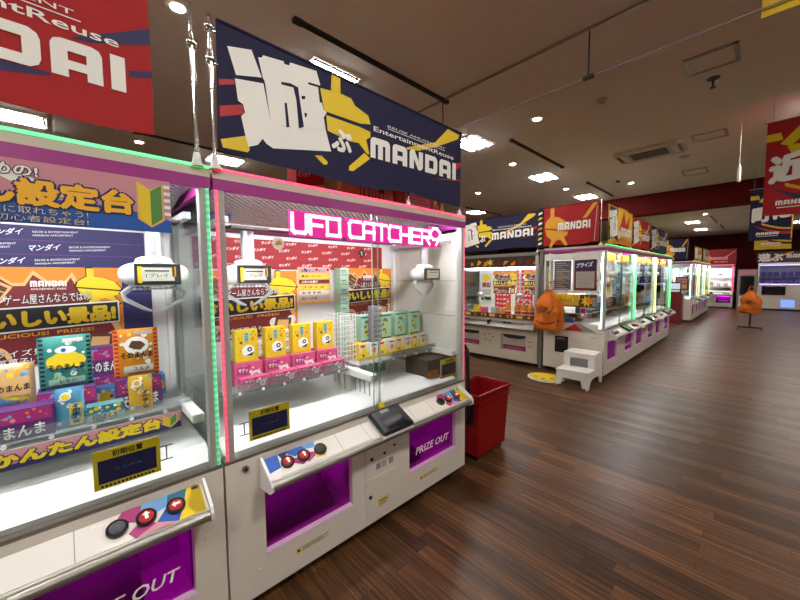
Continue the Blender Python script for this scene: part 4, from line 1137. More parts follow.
# ------------------------------------------------------------------ hanging banners over the aisle
def hang_art(kan, c_kan, c_y, c_arc, bg2):
    def f(P, w, h):
        P.poly([(0, h * .88), (w * .2, h * .88), (w * .24, h * .80), (0, h * .80)], c_y, 1); P.poly([(w * .2, h * .76), (w * .5, h * .95), (w * .95, h), (w, h * .9), (w * .6, h * .86), (w * .35, h * .72)], c_y, 1)
        P.poly([(w * .3, h * .72), (w * .45, h * .74), (w * .55, h * .62), (w * .4, h * .60)], c_y, 1)
        P.text(kan, w * .05, h * .33, w * .99, h * .64, PURE, 4, .07, 0, h * .06)
        A = [(w * (.1 + .9 * k / 10), h * (.30 - .15 * math.sin(PI * .5 * k / 10))) for k in range(11)]
        P.poly(A + [(a, b - h * .05 * min(1, k / 4)) for k, (a, b) in list(enumerate(A))[::-1]], bg2, 1)
        B = [(w * (.3 + .7 * k / 10), h * (.34 - .12 * math.sin(PI * .5 * k / 10))) for k in range(11)]
        P.poly(B + [(a, b - h * .035) for a, b in B[::-1]], c_arc, 2)
        P.mandai(w * .18, h * .105, w * .72, h * .155, PURE, 4); P.rect(w * .2, h * .075, w * .7, h * .085, PURE, 4)
    return f
cloth('red hanging banner with white kanji and yellow sparks over the aisle', (1.66, 6.0, 2.42), *FX, .60, 1.15, REDC, hang_art('近く', PURE, YELI, GOLDI, NAVY), wav=.004, seed=8, name='hanging_banner')
cloth('navy hanging banner with yellow arcs partly behind the red hanging banner', (1.44, 10.4, 2.41), *FX, .62, 1.10, NAVYC, hang_art('町に', PURE, YELI, GOLDI, REDI), wav=.004, seed=9, name='hanging_banner')
cloth('yellow hanging banner with a maroon arc below the navy hanging banner', (1.50, 12.8, 2.33), *FX, .66, 1.15, YELC, hang_art('遊び', PURE, REDI, MARI, NAVY), wav=.004, seed=10, name='hanging_banner')
cloth('yellow and orange banner hung high on the thin rod under the ceiling rail', (1.62, 3.025, 3.42), *FX, .9, .45, YELC, lambda P, w, h: P.poly([(w * .2, 0), (w * .5, h), (w * .7, h), (w * .5, 0)], ORI, 1), wav=.006, seed=11, name='hanging_banner')
for x, y, z, w in ((1.66, 6.0, 3.57, .6), (1.44, 10.4, 3.51, .62), (1.50, 12.8, 3.48, .66)):
    t = thing('hanger_rod', f'thin rod and wires carrying the {("red", "navy", "yellow")[(1.66, 1.44, 1.50).index(x)]} hanging banner', 'rod', (x, y, z))
    MB().cyl((-.03, 0, .012), (w + .03, 0, .012), .007, GREYP, n=8).build('rod', t)
    for xx in (.05, w - .05): MB().cyl((xx, 0, .015), (xx, 0, H - z), .003, GREYP, n=6).build('wire', t)
# ------------------------------------------------------------------ the corner island: three claw machines in a row
LINER = mat('tan_shelf_liner', '#a8763c', .6)
IW = 1.83
I1 = claw_machine('corner island claw machine with boards on its end glass, nearest its corner', (0, 5.62, 0), led='G', W=IW, far=True, sign=False, trays=((.19, .5), (1.23, 1.42)), claws=(.45, 1.35), group='island claw machines')
def end_art(t):
    # shoulder colours, dark vent and prints on the end face (local y = 0, facing -y)
    P = Print((-.98, -.0012, 0), (1, 0, 0), (0, 0, 1), .0012)
    P.rect(.04, .735, .95, .742, GREYI, 1)
    P.rect(.14, .67, .19, .675, GREYI, 1); P.rect(.78, .66, .86, .668, GREYI, 1)
    P.build('end_print', t)
    v = MB().box(-.77, -.55, -.012, 0, .36, .64, BLACK)
    for k in range(6): v.box(-.75, -.57, -.015, -.01, .39 + k * .04, .405 + k * .04, DARK)
    v = v.build('vent_panel', t)
    Print((-.75, -.0155, .56), (1, 0, 0), (0, 0, 1)).rect(0, 0, .17, .03, MARI).rect(.02, .04, .14, .055, GREYI).build('vent_print', v)
    m = MB()
    for xx in (-.98, -.5, -.12): m.box(xx, xx + .028, -.01, 0, 1.4, 1.98, WHITE2)
    m.box(-.98, -.092, -.01, 0, 1.40, 1.43, WHITE2).box(-.98, -.092, -.01, 0, 1.95, 2.06, WHITE2)
    m.build('poster_frame', t)
end_art(I1)
COPIES = [I1]
def machine_copy(label, loc, rz=0, bar=None, group='island claw machines', names=('led_bar',)):
    c = dup(I1, label, loc, rz, group)
    for ch in list(c.children):
        st = ch.name.split('.')[0]
        if st in ('end_print', 'vent_panel', 'poster_frame'):
            for g in list(ch.children): bpy.data.objects.remove(g)
            bpy.data.objects.remove(ch); continue
        if bar:
            for g in [ch] + list(ch.children):
                if g.name.split('.')[0] == 'led_bar':
                    g.material_slots[0].link = 'OBJECT'; g.material_slots[0].material = bar
    COPIES.append(c)
    return c
machine_copy('island claw machine with a lime green light bar, second from the island corner', (0, 5.62 + IW + .005, 0), bar=BAR_Y)
machine_copy('last claw machine of the near island, its green light bar by the red kiosk', (0, 5.62 + 2 * IW + .01, 0), bar=BAR_G)
for k in range(3):
    machine_copy(f'claw machine of the distant island beyond the red kiosk, {ords[k]} from the kiosk', (0, 15.3 + k * (IW + .005), 0), bar=BAR_Y, group='distant island claw machines')
machine_copy('distant pink-lit claw machine against the back wall', (-1.13, 23.0, 0), -PI / 2, bar=BAR_P, group=None)

def gold_board(P, w, h):
    P.rect(0, 0, w, h, GOLDI, 1); P.rect(0, 0, w, h * .2, ORI, 2); P.text('おいしい景品', w * .08, h * .3, w * .92, h * .85, YELI, 3, .03, 0, 0, BROWNI, .05)
def proto_copy(src, label, loc, rz=None, group=None): return dup(src, label, loc, rz, group)
gb = cg = None
R = random.Random(12)
SC = [mat('snack_card_orange', '#c97a30', .5), mat('snack_card_brown', '#8a5a34', .5), mat('snack_card_grey', '#9a9aa2', .5), mat('snack_card_blue', '#5470a8', .5), mat('snack_card_pink', '#c8848c', .5)]
protos = {}
def snack_deco(i):
    def f(P, w, h):
        P.rect(w * .1, h * .55, w * .9, h * .9, (YELI, OFFW, MARI, PURE, REDI)[i], 1); P.circ(w * .5, h * .32, w * .26, (MARI, GOLDI, PURE, SKYI, OFFW)[i], 2); P.rect(w * .2, h * .65, w * .8, h * .8, (REDI, BROWNI, YELI, NAVY, PURE)[i], 2)
    return f
for mi, (my, nm) in enumerate(((5.62, 'corner'), (5.62 + IW + .005, 'middle'), (5.62 + 2 * IW + .01, 'last'))):
    for s, yy in enumerate((.12, 1.0)):
        l = f'gold title board inside the {nm} island machine, {("nearer", "farther")[s]} half'
        if gb is None: gb = poster(l, (-.10, my + yy, 1.925), *FY, .72, .13, gold_board, name='title_board', cat='sign board', group='gold title boards in the island')
        else: dup(gb, l, (-.10, my + yy + .36, 1.925))
        for k in range(5):
            i = R.randrange(5)
            l = f'snack box on the {nm} island machine shelf, {("nearer", "farther")[s]} half, {ords[k]} from its near side'
            loc = (-.42, my + yy + .06 + .14 * k, 1.046)
            if i not in protos: protos[i] = carton(l, loc, .14, .12, .14 + .05 * (i % 3), SC[i], snack_deco(i), name='snack_box', group='snack boxes in the island machines')
            else: dup(protos[i], l, loc)
        for k in range(3):
            i = R.randrange(5)
            l = f'snack box on the {nm} island machine floor, {("nearer", "farther")[s]} half, {ords[k]} from its near side'
            loc = (-.62, my + yy + .12 + .2 * k, .861)
            if i not in protos: protos[i] = carton(l, loc, .14, .12, .14 + .05 * (i % 3), SC[i], snack_deco(i), name='snack_box', group='snack boxes in the island machines')
            else: dup(protos[i], l, loc).scale.z = .65
for mi in range(3):
    for k in range(6):
        dup(protos[R.choice(list(protos))], f'snack box in the distant island machine, {ords[mi]} from the kiosk, {ords[k]} along its shelf', (-.42, 15.3 + mi * (IW + .005) + .2 + .27 * k, 1.046), group='snack boxes in the distant island')
for k in range(6):
    dup(protos[R.choice(list(protos))], f'snack box in the distant pink-lit machine, {ords[k]} from the distant island', (-1.13 + .2 + .27 * k, 23.42, 1.046), -PI / 2, 'snack boxes in the distant pink-lit machine')
def sheet(i):
    def f(P, w, h):
        P.rect(.02, .02, w - .02, h - .02, (PINKI, ORI, GREYP, TAN, SKYI, PINKI)[i % 6], 1)
        for k in range(4): P.rect(.05, h * (.15 + .2 * k), w - .05 - .05 * (k % 2), h * (.25 + .2 * k), (MARI, PURE, GREYI, YELI)[(k + i) % 4], 2)
    return f
for mi in range(3):
    for s in range(2):
        poster(f'printed sheet on the back of the {("corner", "middle", "last")[mi]} island machine, {("nearer", "farther")[s]} half', (-.862, 5.62 + mi * (IW + .005) + (.2, 1.05)[s], 1.2), *FY, .58, .6, sheet(mi * 2 + s))
# boards on the island end
Ye = 5.609
def rules(P, w, h):
    P.rect(0, 0, w, h, GREYI, 1); P.rect(.015, h * .66, w - .015, h * .97, mat('slate_print', '#4a5260', .5), 2); P.rect(.015, h * .4, w - .015, h * .63, mat('taupe_print', '#6e6a60', .5), 2); P.rect(.015, .02, w - .015, h * .37, mat('slate_print2', '#4a525c', .5), 2)
    for k in range(14): P.rect(.03, h * (.04 + .066 * k), w - .04 - .05 * (k % 3), h * (.06 + .066 * k), (GREYP, TAN, GREYP, PINKI)[k % 4], 3)
def rules2(P, w, h):
    P.rect(0, 0, w, h, MARI, 1); P.rect(.012, h * .66, w - .012, h * .98, NAVY, 2); P.text('プライズ', .03, h * .74, w - .06, h * .9, PURE, 3, .04, .2, .02)
    P.rect(.03, .04, w - .03, h * .62, GREYP, 2)
    for k in range(8): P.rect(.05, h * (.1 + .06 * k), w - .06 - .06 * (k % 2), h * (.115 + .06 * k), GREYI, 3)
poster('grey notice board of rules on the island end glass, beside the orange bag', (-.80, Ye - .013, 1.44), *FX, .285, .5, rules, name='rules_board', cat='notice board')
poster('maroon and navy notice board on the island end glass, next to the grey one', (-.47, Ye - .013, 1.44), *FX, .34, .5, rules2, name='rules_board', cat='notice board')
def gold_strip(P, w, h):
    P.rect(0, 0, w, h, BROWNI, 1); P.rect(0, h * .55, w * .62, h, YELI, 2); P.rect(0, .02, w * .6, h * .5, GOLDI, 2); P.text('おいしい景品!', .08, h * .15, w * .6, h * .85, YELI, 3, .03, 0, 0, BROWNI, .05)
    P.star(w * .78, h * .5, h * .5, h * .22, YELI, 2, 8); P.circ(w * .83, h * .55, h * .22, ORI, 3); P.rect(w * .9, .02, w * .99, h * .8, GREYI, 2)
poster('long gold picture strip under the notice boards on the island end', (-.80, Ye, 1.16), *FX, .68, .21, gold_strip, name='picture_strip', cat='poster')
def small_tag(P, w, h): P.rect(0, 0, w, h, PINKI, 1); P.rect(.01, h * .5, w - .01, h * .9, MARI, 2); P.circ(w * .5, h * .3, w * .2, PURE, 2)
poster('small pink tag hanging under the gold picture strip', (-.37, Ye, .98), *FX, .09, .175, small_tag, name='paper_tag', cat='tag')
def shoulder(P, w, h):
    P.poly([(.03, 0), (.06, h * .7), (.13, h), (.25, h * .85), (.30, 0)], BLUEI, 1)
    P.poly([(.34, 0), (.52, h), (.66, 0)], REDI, 1); P.poly([(.52, h), (.62, h), (.86, 0), (.66, 0)], GREYI, 1)
poster('white board with blue and red shapes along the foot of the island end glass', (-.97, Ye, .755), *FX, .88, .125, shoulder, name='shoulder_board', cat='sign board')
t = thing('end_column', 'tall silver column between the silver-framed machine and the island end', 'column', (-1.04, 5.72, 0))
MB().box(-.03, .03, -.1, .1, .0, 2.12, STEEL).build('column', t); MB().box(-.05, .05, -.12, .12, 2.12, 2.15, GREY).build('cap', t)

# ------------------------------------------------------------------ older silver-framed machine, faces -y
OLDT = mat('old_machine_tube', '#ffffff', .5, emit='#fbf8ff', es=26.)
def old_machine(label, loc, W=1.84):
    t = thing('claw_machine', label, 'claw machine', loc, -PI / 2)
    doors = [(.10, .60), (1.10, 1.62)]
    m = MB()
    m.box(-.95, 0, 0, W, .07, .24, CREAM).box(-.95, 0, 0, W, .56, .74, CREAM)
    ys = [0, .10, .60, 1.10, 1.62, W]
    for k in range(0, 6, 2): m.box(-.95, 0, ys[k], ys[k + 1], .24, .56, CREAM)
    for a, b in doors: m.box(-.95, -.3, a, b, .24, .56, CREAM)
    m.build('cabinet', t)
    MB().box(-.9, -.05, .03, W - .03, .02, .07, BLACK).build('plinth', t)
    for fx in (-.1, -.85):
        for fy in (.12, W - .12): MB().lathe([(.03, 0), (.03, .012), (.012, .02), (.012, .03)], (fx, fy, 0), STEEL, n=12).build('foot', t)
    for a, b in doors:
        d = MB().box(-.06, -.05, a, b, .24, .56, GREYP).build('prize_door', t)
        MB().prism([(a + .02, .56), (b - .02, .56), (b - .05, .50), (b - .16, .48), (a + .16, .48), (a + .05, .50)], 'x', -.05, -.035, DARK).build('door_hood', d)
        P = Print((-.0495, a, .24), (0, 1, 0), (0, 0, 1)); P.rect(.02, .02, .5, .1, MAGI).rect(.02, .09, .5, .105, MARI, 2).text('PRIZE OUT', .1, .04, .4, .07, PINKI, 2).poly([(.24, .2), (.28, .2), (.26, .17)], REDI, 2); P.build('print', d)
    s = MB().prism([(0, .80), (.10, .76), (.12, .70), (0, .66)], 'y', .03, W - .03, STEEL).build('control_shelf', t)
    for yy in (.25, .35, 1.2, 1.3): MB().lathe([(.03, 0), (.028, .02), (0, .024)], (.05, yy, .785), BLACK, n=16).build('button', s)
    MB().box(.02, .12, .86, .90, .74, .82, BLACK).build('joystick', s)
    MB().box(.0, .125, W - .2, W - .02, .72, .785, CREAM).build('end_block', s)
    st = MB().box(-.03, -.002, .03, W - .03, .86, .95, BROWNI).build('picture_band', t)
    P = Print((-.0015, .03, .86), (0, 1, 0), (0, 0, 1))
    for k in range(9): P.rect(.02 + k * .195, .015, .15 + k * .195, .075, (GOLDI, TAN, BROWNI)[k % 3], 1).circ(.08 + k * .195, .045, .025, (MARI, YELI, GOLDI)[k % 3], 2)
    P.build('print', st)
    for z in (.45, .36): 
        P = Print((.001, W - .18, z), (0, 1, 0), (0, 0, 1)); P.rect(0, 0, .09, .02, GREYI); P.build('slot_print', t)
    d = MB().box(-.002, .004, .68, 1.02, .26, .56, CREAM).build('service_door', t, bevel=.002)
    for yy, zz in ((.74, .5), (.84, .52), (.92, .47), (.76, .40), (.86, .38)): MB().cyl((.003, yy, zz), (.01, yy, zz), .014, DARK).build('lock', d)
    for yy in (0, W - .06): MB().box(-.07, .0, yy, yy + .06, .74, 2.1, SILVER).build('corner_post', t)
    MB().box(-.92, -.89, 0, W, .74, 1.86, WHITE2).build('back_wall', t)
    MB().box(-.89, -.04, .02, W - .02, .80, .9, WHITE2).build('play_floor', t)
    MB().box(-.022, -.016, .06, W - .06, .95, 1.86, GLASS).build('front_glass', t)
    for yy in (.01, W - .016): MB().box(-.89, -.07, yy, yy + .006, .74, 1.86, GLASS).build('side_glass', t)
    h = MB().box(-.92, -.005, .06, W - .06, 1.86, 2.06, BROWNI).build('marquee', t)
    P = Print((-.004, .06, 1.86), (0, 1, 0), (0, 0, 1))
    DK = mat('umber_ink', '#3a2412', .5)
    P.rect(0, .0, W - .12, .2, DK, 1)
    for k in range(12): P.poly([(.02 + k * .15, .03), (.10 + k * .15, .03 + .05 * (k % 2)), (.14 + k * .15, .12), (.05 + k * .15, .16 - .04 * (k % 3))], (ORI, BROWNI, MARI, GOLDI)[k % 4], 2)
    P.star(.78, .1, .09, .03, YELI, 3, 6); P.star(.35, .08, .05, .02, GOLDI, 3, 6)
    P.build('print', h)
    MB().box(-.95, .01, 0, W, 2.06, 2.12, GREY).build('roof', t)
    for xx in (-.12, -.5): MB().box(xx - .02, xx + .02, .1, W - .1, 1.842, 1.858, OLDT).build('lamp_tube', t)
    MB().box(-.3, -.24, .08, W - .08, 1.80, 1.83, SILVER).build('gantry_beam', t)
    for yc in (.45, 1.35):
        c = MB().cyl((-.27, yc, 1.3), (-.27, yc, 1.8), .022, SILVER).build('claw', t)
        MB().sup((-.27, yc, 1.3), .05, .07, .05, SILVER, .7, 14, 8).build('claw_head', c)
        for q in range(3):
            a = q * 2.1; MB().tube([(-.27 + .03 * math.cos(a), yc + .03 * math.sin(a), 1.26), (-.27 + .09 * math.cos(a), yc + .09 * math.sin(a), 1.2), (-.27 + .03 * math.cos(a), yc + .03 * math.sin(a), 1.12)], .008, SILVER, 6).build('claw_arm', c)
    return t
OX, OY = -2.93, 5.62
OM = old_machine('older silver-framed claw machine with a brown and gold marquee', (OX, OY, 0))
def ofs(x, d, z): return (OX + x, OY + d, z)
poster('sweets poster with yellow lettering in the silver-framed machine, beside the bottle row', ofs(1.12, .880, 1.3), *FX, .62, .5, oishii)
poster('sweets poster with yellow lettering in the silver-framed machine, toward the pink LED edge', ofs(.38, .880, 1.3), *FX, .60, .5, oishii)
def red_columns(P, w, h):
    for c in range(2):
        P.rect(c * w * .5 + .03, 0, c * w * .5 + w * .42, h, REDI, 1)
        for k in range(9): P.text('マンダイ', c * w * .5 + .06, h * (.04 + .105 * k), c * w * .5 + w * .38, h * (.09 + .105 * k), PURE, 2, .03, .2)
poster('white sheet of red katakana bands behind the prizes of the silver-framed machine', ofs(.4, .885, .92), *FX, 1.0, .92, red_columns, name='backdrop_sheet', cat='paper sheet')
def navy_columns(P, w, h):
    P.rect(0, 0, w, h, NAVY, 1)
    for k in range(5): P.text('マンダイ', .05, h * (.08 + .18 * k), w - .05, h * (.19 + .18 * k), SKYI, 2, .03, .2)
poster('navy sheet of katakana behind the orange bottles', ofs(1.36, .880, .95), *FX, .42, .36, navy_columns, name='backdrop_sheet', cat='paper sheet')
def tall_navy(P, w, h):
    P.rect(0, 0, w, h, OFFW, 1)
    for k, s in enumerate('プライズコーナー'): P.text(s if s != 'ー' else 'I', w * .25, h * (.88 - .115 * k), w * .75, h * (.96 - .115 * k), NAVY, 2, .05)
poster('tall white strip of navy lettering in the corner of the silver-framed machine', ofs(1.70, .86, 1.05), *FX, .12, .75, tall_navy, name='banner_strip', cat='poster')
def monster(P, w, h):
    P.rect(0, 0, w, h, OFFW, 1); P.rect(.02, h * .5, w - .02, h * .68, PINKI, 2); P.rect(.02, h * .06, w - .02, h * .18, DARK, 2); P.text('景品', w * .2, h * .52, w * .8, h * .66, BLACKI, 3, .03)
    P.circ(w * .5, h * .83, w * .3, YELI, 2); P.rect(.03, h * .25, w - .03, h * .44, GREYP, 2)
poster('white and pink prize sheet at the pink LED edge of the silver-framed machine', ofs(.06, .86, 1.1), *FX, .3, .66, monster, name='prize_sheet', cat='poster')
# orange bottles: body, collar and cap are one shape with a label part
def bottle(label, loc, group):
    t = thing('drink_bottle', label, 'bottle', loc, 0, group)
    MB().lathe([(.0, 0), (.055, 0), (.06, .02), (.06, .10)], (0, 0, 0), OFFW, n=16).lathe([(.06, .10), (.06, .16), (.045, .2), (.022, .24), (.02, .27), (0, .27)], (0, 0, 0), ORI, n=16).build('body', t)
    MB().lathe([(.024, .262), (.026, .29), (0, .295)], (0, 0, 0), PURE, n=14).build('cap', t)
    MB().lathe([(.0615, .03), (.0615, .085)], (0, 0, 0), REDI, n=16).build('label_band', t)
    return t
B0 = None
for k in range(5):
    l = f'orange bottle with white cap in the silver-framed machine, {ords[k]} from the red bands'
    loc = ofs(1.12 + .14 * k, .35 + (.0 if k else -.12), .901)
    if B0 is None: B0 = bottle(l, loc, 'orange bottles')
    else: dup(B0, l, loc)
for k, (x, m, s, l) in enumerate(((.28, YELB, .16, 'yellow snack box near the pink LED edge of the silver-framed machine'), (.46, PNK, .12, 'pink snack box beside the yellow one in the silver-framed machine'), (.72, SC[2], .13, 'grey snack box at the centre of the silver-framed machine'), (.88, SC[0], .1, 'orange snack box at the centre of the silver-framed machine'))):
    carton(l, ofs(x, .4, .901), .12, .13, s, m, None, name='snack_box')

# ------------------------------------------------------------------ banners on the island roofs
RB = 2.19
def yart(P, w, h):
    P.poly([(w * .1, 0), (w * .5, h * .2), (w, h * .12), (w, 0)], ORI, 1); P.poly([(w * .42, h * .4), (w * .6, h * 1), (w * .7, h * .6), (w * .9, h), (w * .8, h * .4), (w * .6, h * .3)], REDI, 1)
    P.poly([(w * .0, h * .05), (w * .04, h * .98), (w * .36, h * .98), (w * .32, h * .5), (w * .38, h * .05), (w * .22, h * .15)], BLACKI, 2)
    big_kanji(P, w * .02, h * .1, w * .36, h * .95, BLACKI, 3); P.text('ぶ', w * .36, h * .15, w * .46, h * .4, PURE, 4, .05); P.mandai(w * .48, h * .25, w * .95, h * .5, PURE, 4)
cloth('navy roof banner with white lettering on the silver-framed machine', (-2.90, 5.60, RB + .02), (1, 0, 0), (0, 0, 1), 1.78, .62, NAVYC, art('遊', REDI, 'ぶ', YELI, YELI), seed=21)
def redart(P, w, h):
    P.koma(w * .02, h * .05, w * .48, h * .98, GOLDI, 1); P.mandai(w * .28, h * .38, w * .86, h * .58, PURE, 4); P.poly([(w * .72, h * .62), (w * .8, h * .64), (w * .98, h * .98), (w * .9, h * .98)], GOLDI, 1); P.stroke([(w * .93, h * .05), (w * .97, h * .9)], .012, GREYP, 3)
cloth('red roof banner with white lettering above the notice boards of the island end', (-1.0, 5.60, RB + .02), (1, 0, 0), (0, 0, 1), .88, .65, REDC, redart, seed=22)
def scrib(P, w, h):
    for k in range(7): P.poly([(w * .1, h * (.05 + .13 * k)), (w * .8, h * (.08 + .13 * k)), (w * .9, h * (.13 + .13 * k)), (w * .3, h * (.12 + .13 * k))], (PURE, YELI, PURE, ORI)[k % 4], 1)
cloth('narrow black banner with white and yellow scraps between the navy and red roof banners', (-1.11, 5.59, RB), (1, 0, 0), (0, 0, 1), .10, .68, mat('black_cloth', '#1c1816', .8), scrib, seed=23)
cloth('yellow roof banner with white kanji on the island corner', (0, 5.64, RB + .02), (0, 1, 0), (0, 0, 1), 1.42, .58, YELC, yart, seed=24)
cloth('red roof banner on the long island side, next to the yellow one', (0, 7.1, RB + .01), (0, 1, 0), (0, 0, 1), 1.42, .56, REDC, art('遊', NAVY, 'ぶ', YELI, YELI, REDC), seed=25)
cloth('navy roof banner at the far end of the long island side', (0, 8.6, RB + .01), (0, 1, 0), (0, 0, 1), 1.8, .54, NAVYC, art('遊', REDI, 'ぶ', YELI, YELI), seed=26)
cloth('pointed yellow pennant rising behind the yellow roof banner', (-.06, 6.45, RB + .3), (0, 1, 0), (0, 0, 1), .5, .36, YELC, lambda P, w, h: P.poly([(w * .1, 0), (w * .3, 0), (w * .9, h), (w * .8, h)], BROWNI, 1), seed=27)
cloth('navy roof banner on the distant island, facing the red kiosk', (-.86, 15.28, RB + .04), (1, 0, 0), (0, 0, 1), .72, .72, NAVYC, redart, seed=28)
cloth('gold and black roof banner on the distant island side, nearer one', (0, 15.5, RB), (0, 1, 0), (0, 0, 1), 2.0, .5, YELC, yart, seed=29)
cloth('gold and black roof banner on the distant island side, farther one', (0, 17.9, RB), (0, 1, 0), (0, 0, 1), 2.2, .55, YELC, yart, seed=30)
def wallart(P, w, h):
    P.mandai(w * .2, h * .3, w * .75, h * .5, PINKI, 2); P.koma(.02, h * .1, w * .25, h * .9, ORI, 1); P.stroke([(w * .7, h * .5), (w * .95, h * .85)], .03, PINKI, 1); P.text('アミューズメント', w * .35, h * .12, w * .75, h * .22, PURE, 2, .02)
cloth('dark red banner with pale lettering above the distant pink-lit machine', (-.5, 23.4, 2.2), *FX, 1.25, .75, mat('maroon_cloth', '#7c1014', .8), wallart, seed=31)
def greyart(P, w, h):
    P.text('遊ぶ', w * .02, h * .1, w * .45, h * .9, GREYP, 2, .05); P.mandai(w * .5, h * .4, w * .95, h * .75, GREYP, 2); P.stroke([(.2, h * .1), (w * .6, h * .95)], .04, GOLDI, 1)
cloth('dark banner with grey lettering above the violet-lit display machine', (1.45, 23.3, 2.215), *FX, 1.9, .5, mat('dark_cloth', '#2a201e', .8), greyart, seed=32)
for i, (x, y, h_, l) in enumerate(((-2.93, 5.61, .7, 'chrome pole at the pink LED end of the navy roof banner'), (-1.12, 5.6, .72, 'chrome pole between the navy and the red roof banner'), (-.10, 5.6, .72, 'chrome pole at the island corner by the yellow roof banner'), (-.02, 7.08, .62, 'chrome pole between the yellow and the red roof banner'), (-.02, 8.55, .62, 'chrome pole between the red and the navy roof banner'), (-.02, 10.42, .6, 'chrome pole at the end of the long island side'))):
    t = thing('banner_pole', l, 'pole', (x, y + .04 if i < 3 else y, 2.12 if i < 2 else 2.166))
    MB().lathe([(.03, 0), (.03, .01), (.014, .03), (.012, .05)], (0, 0, 0), WHITE2, n=12).build('base_clip', t)
    MB().cyl((0, 0, .04), (0, 0, h_), .009, CHROME, n=10).build('pole', t)
carton('dark box lying on the island roof under the yellow banner', (-.25, 6.3, RT), .2, .9, .1, BLACK, None, name='storage_box', cat='box')

# ------------------------------------------------------------------ distant things
t = thing('ticket_kiosk', 'red kiosk with a tilted dark-framed screen between the two islands', 'kiosk', (-.42, 14.7, 0))
MB().box(-.24, .24, -.22, .22, .0, 1.08, DRED).build('cabinet', t, bevel=.01)
M_ = Matrix.Translation((0, -.12, 1.24)) @ Matrix.Rotation(math.radians(-12), 4, 'X')
s_ = MB().box(-.22, .22, -.03, .03, -.19, .19, BLACK).xf(M_).build('monitor', t)
MB().box(-.18, .18, -.034, -.03, -.05, .15, LCD).box(-.18, .18, -.034, -.03, -.14, -.08, PURE).xf(M_).build('screen', s_)
def pinkposter(P, w, h): P.rect(0, 0, w, h, BROWNI, 1); P.rect(.04, h * .5, w - .04, h * .9, PINKI, 2); P.rect(.04, h * .1, w - .04, h * .42, TAN, 2); P.text('プライズ', .06, h * .6, w - .06, h * .8, MARI, 3, .03)
poster('brown and pink poster on the end glass of the distant island', (-.47, 15.285, 1.15), *FX, .36, .46, pinkposter)
t = thing('vending_machine', 'grey cabinet with a tall black window between the pink-lit and violet-lit machines', 'vending machine', (.84, 23.0, 0))
MB().box(0, .66, 0, .7, .03, 1.92, mat('grey_cabinet', '#8c8c8e', .5)).build('cabinet', t)
MB().box(.1, .58, -.012, 0, .72, 1.6, SCREEN).build('window', t)
MB().box(.05, .62, -.012, 0, 1.65, 1.88, PINKI).build('header_panel', t); MB().box(.08, .6, -.015, 0, .12, .62, WHITE2).build('lower_panel', t); MB().box(.03, .63, .05, .65, 0, .03, BLACK).build('plinth', t)
# violet-lit display machine
VIO = mat('violet_lamp', '#d8c8ff', .4, emit='#b0a0ff', es=4.)
t = thing('display_machine', 'wide white display machine with violet-lit shelves by the back wall', 'claw machine', (1.52, 23.0, 0))
MB().box(0, 2.4, 0, .8, .08, .95, WHITE).build('cabinet', t)
MB().box(.05, 2.35, .04, .76, 0, .08, BLACK).build('plinth', t)
for x0 in (.15, 1.35):
    MB().box(x0, x0 + .75, -.015, 0, .72, 1.12, SCREEN).build('dark_window', t)
MB().box(.0, 2.4, .02, .8, .95, 1.2, WHITE).build('middle_band', t)
MB().box(.78, 1.2, -.014, 0, .16, .5, LCDB).build('lit_screen', t)
MB().box(0, 2.4, .76, .8, 1.2, 2.1, WHITE2).build('back_panel', t); MB().box(0, .04, 0, .76, 1.2, 2.1, VIO if False else WHITE2).build('side_panel', t); MB().box(2.36, 2.4, 0, .76, 1.2, 2.1, WHITE2).build('side_panel', t)
MB().box(0, 2.4, 0, .8, 2.1, 2.2, WHITE2).build('header', t)
MB().box(.06, 2.34, .06, .09, 2.08, 2.1, VIO).build('lamp_tube', t); MB().box(.06, 2.34, .01, .04, 1.205, 1.225, VIO).build('lamp_tube', t)
MB().box(.04, 2.36, .2, .76, 1.52, 1.54, ACRYW).build('shelf', t)
MB().box(.04, 2.36, .005, .012, 1.2, 2.1, GLASS).build('front_glass', t)
f0_ = None
for r in range(2):
    for k in range(10):
        l = f'violet figure box on the {("lower", "upper")[r]} shelf of the violet-lit display, {ords[k]} from the grey cabinet'
        loc = (1.70 + .215 * k, 23.45, (1.201, 1.541)[r])
        if f0_ is None: f0_ = carton(l, loc, .14, .15, .25, mat('violet_card', '#6a5aa8', .5), None, name='figure_box', cat='box', group='violet figure boxes'); f0_.rotation_euler.z = -PI / 2
        else: dup(f0_, l, loc)

# ------------------------------------------------------------------ things on the floor
t = thing('step_stool', 'white plastic two-step stool before the island end', 'step stool', (-.22, 5.2, 0))
def stool():
    m = MB()
    # side cheeks with an arched foot
    side = [(-.33, 0), (-.25, 0), (-.2, .1), (-.1, .13), (.14, .13), (.2, .1), (.25, 0), (.33, 0), (.30, .46), (-.02, .46), (-.04, .26), (-.31, .26)]
    for xx in (-.23, .205): m.prism([(p[0], p[1]) for p in side], 'x', xx, xx + .025, WHITE2)
    m.box(-.235, .235, -.33, -.02, .24, .265, WHITE2).box(-.225, .225, -.04, .31, .455, .485, WHITE2)
    # lower riser with arch, upper riser with an opening
    m.prism([(-.205, .0 + .02), (-.15, .02), (-.13, .13), (.13, .13), (.15, .02), (.205, .02), (.205, .24), (-.205, .24)], 'y', -.325, -.305, WHITE2)
    for a, b in ((-.205, -.13), (.13, .205)): m.box(a, b, -.03, -.01, .26, .46, WHITE2)
    m.box(-.13, .13, -.03, -.01, .40, .46, WHITE2)
    return m
stool().build('frame', t, bevel=.006)
MB().box(-.13, .13, .02, .03, .265, .40, GREYI).build('back_panel', t)
for y_, z_ in ((-.30, .264), (0, .484)):
    m = MB()
    for k in range(5): m.box(-.19, .19, y_ + k * .05, y_ + .02 + k * .05, z_, z_ + .005, PURE)
    m.build('tread', t)
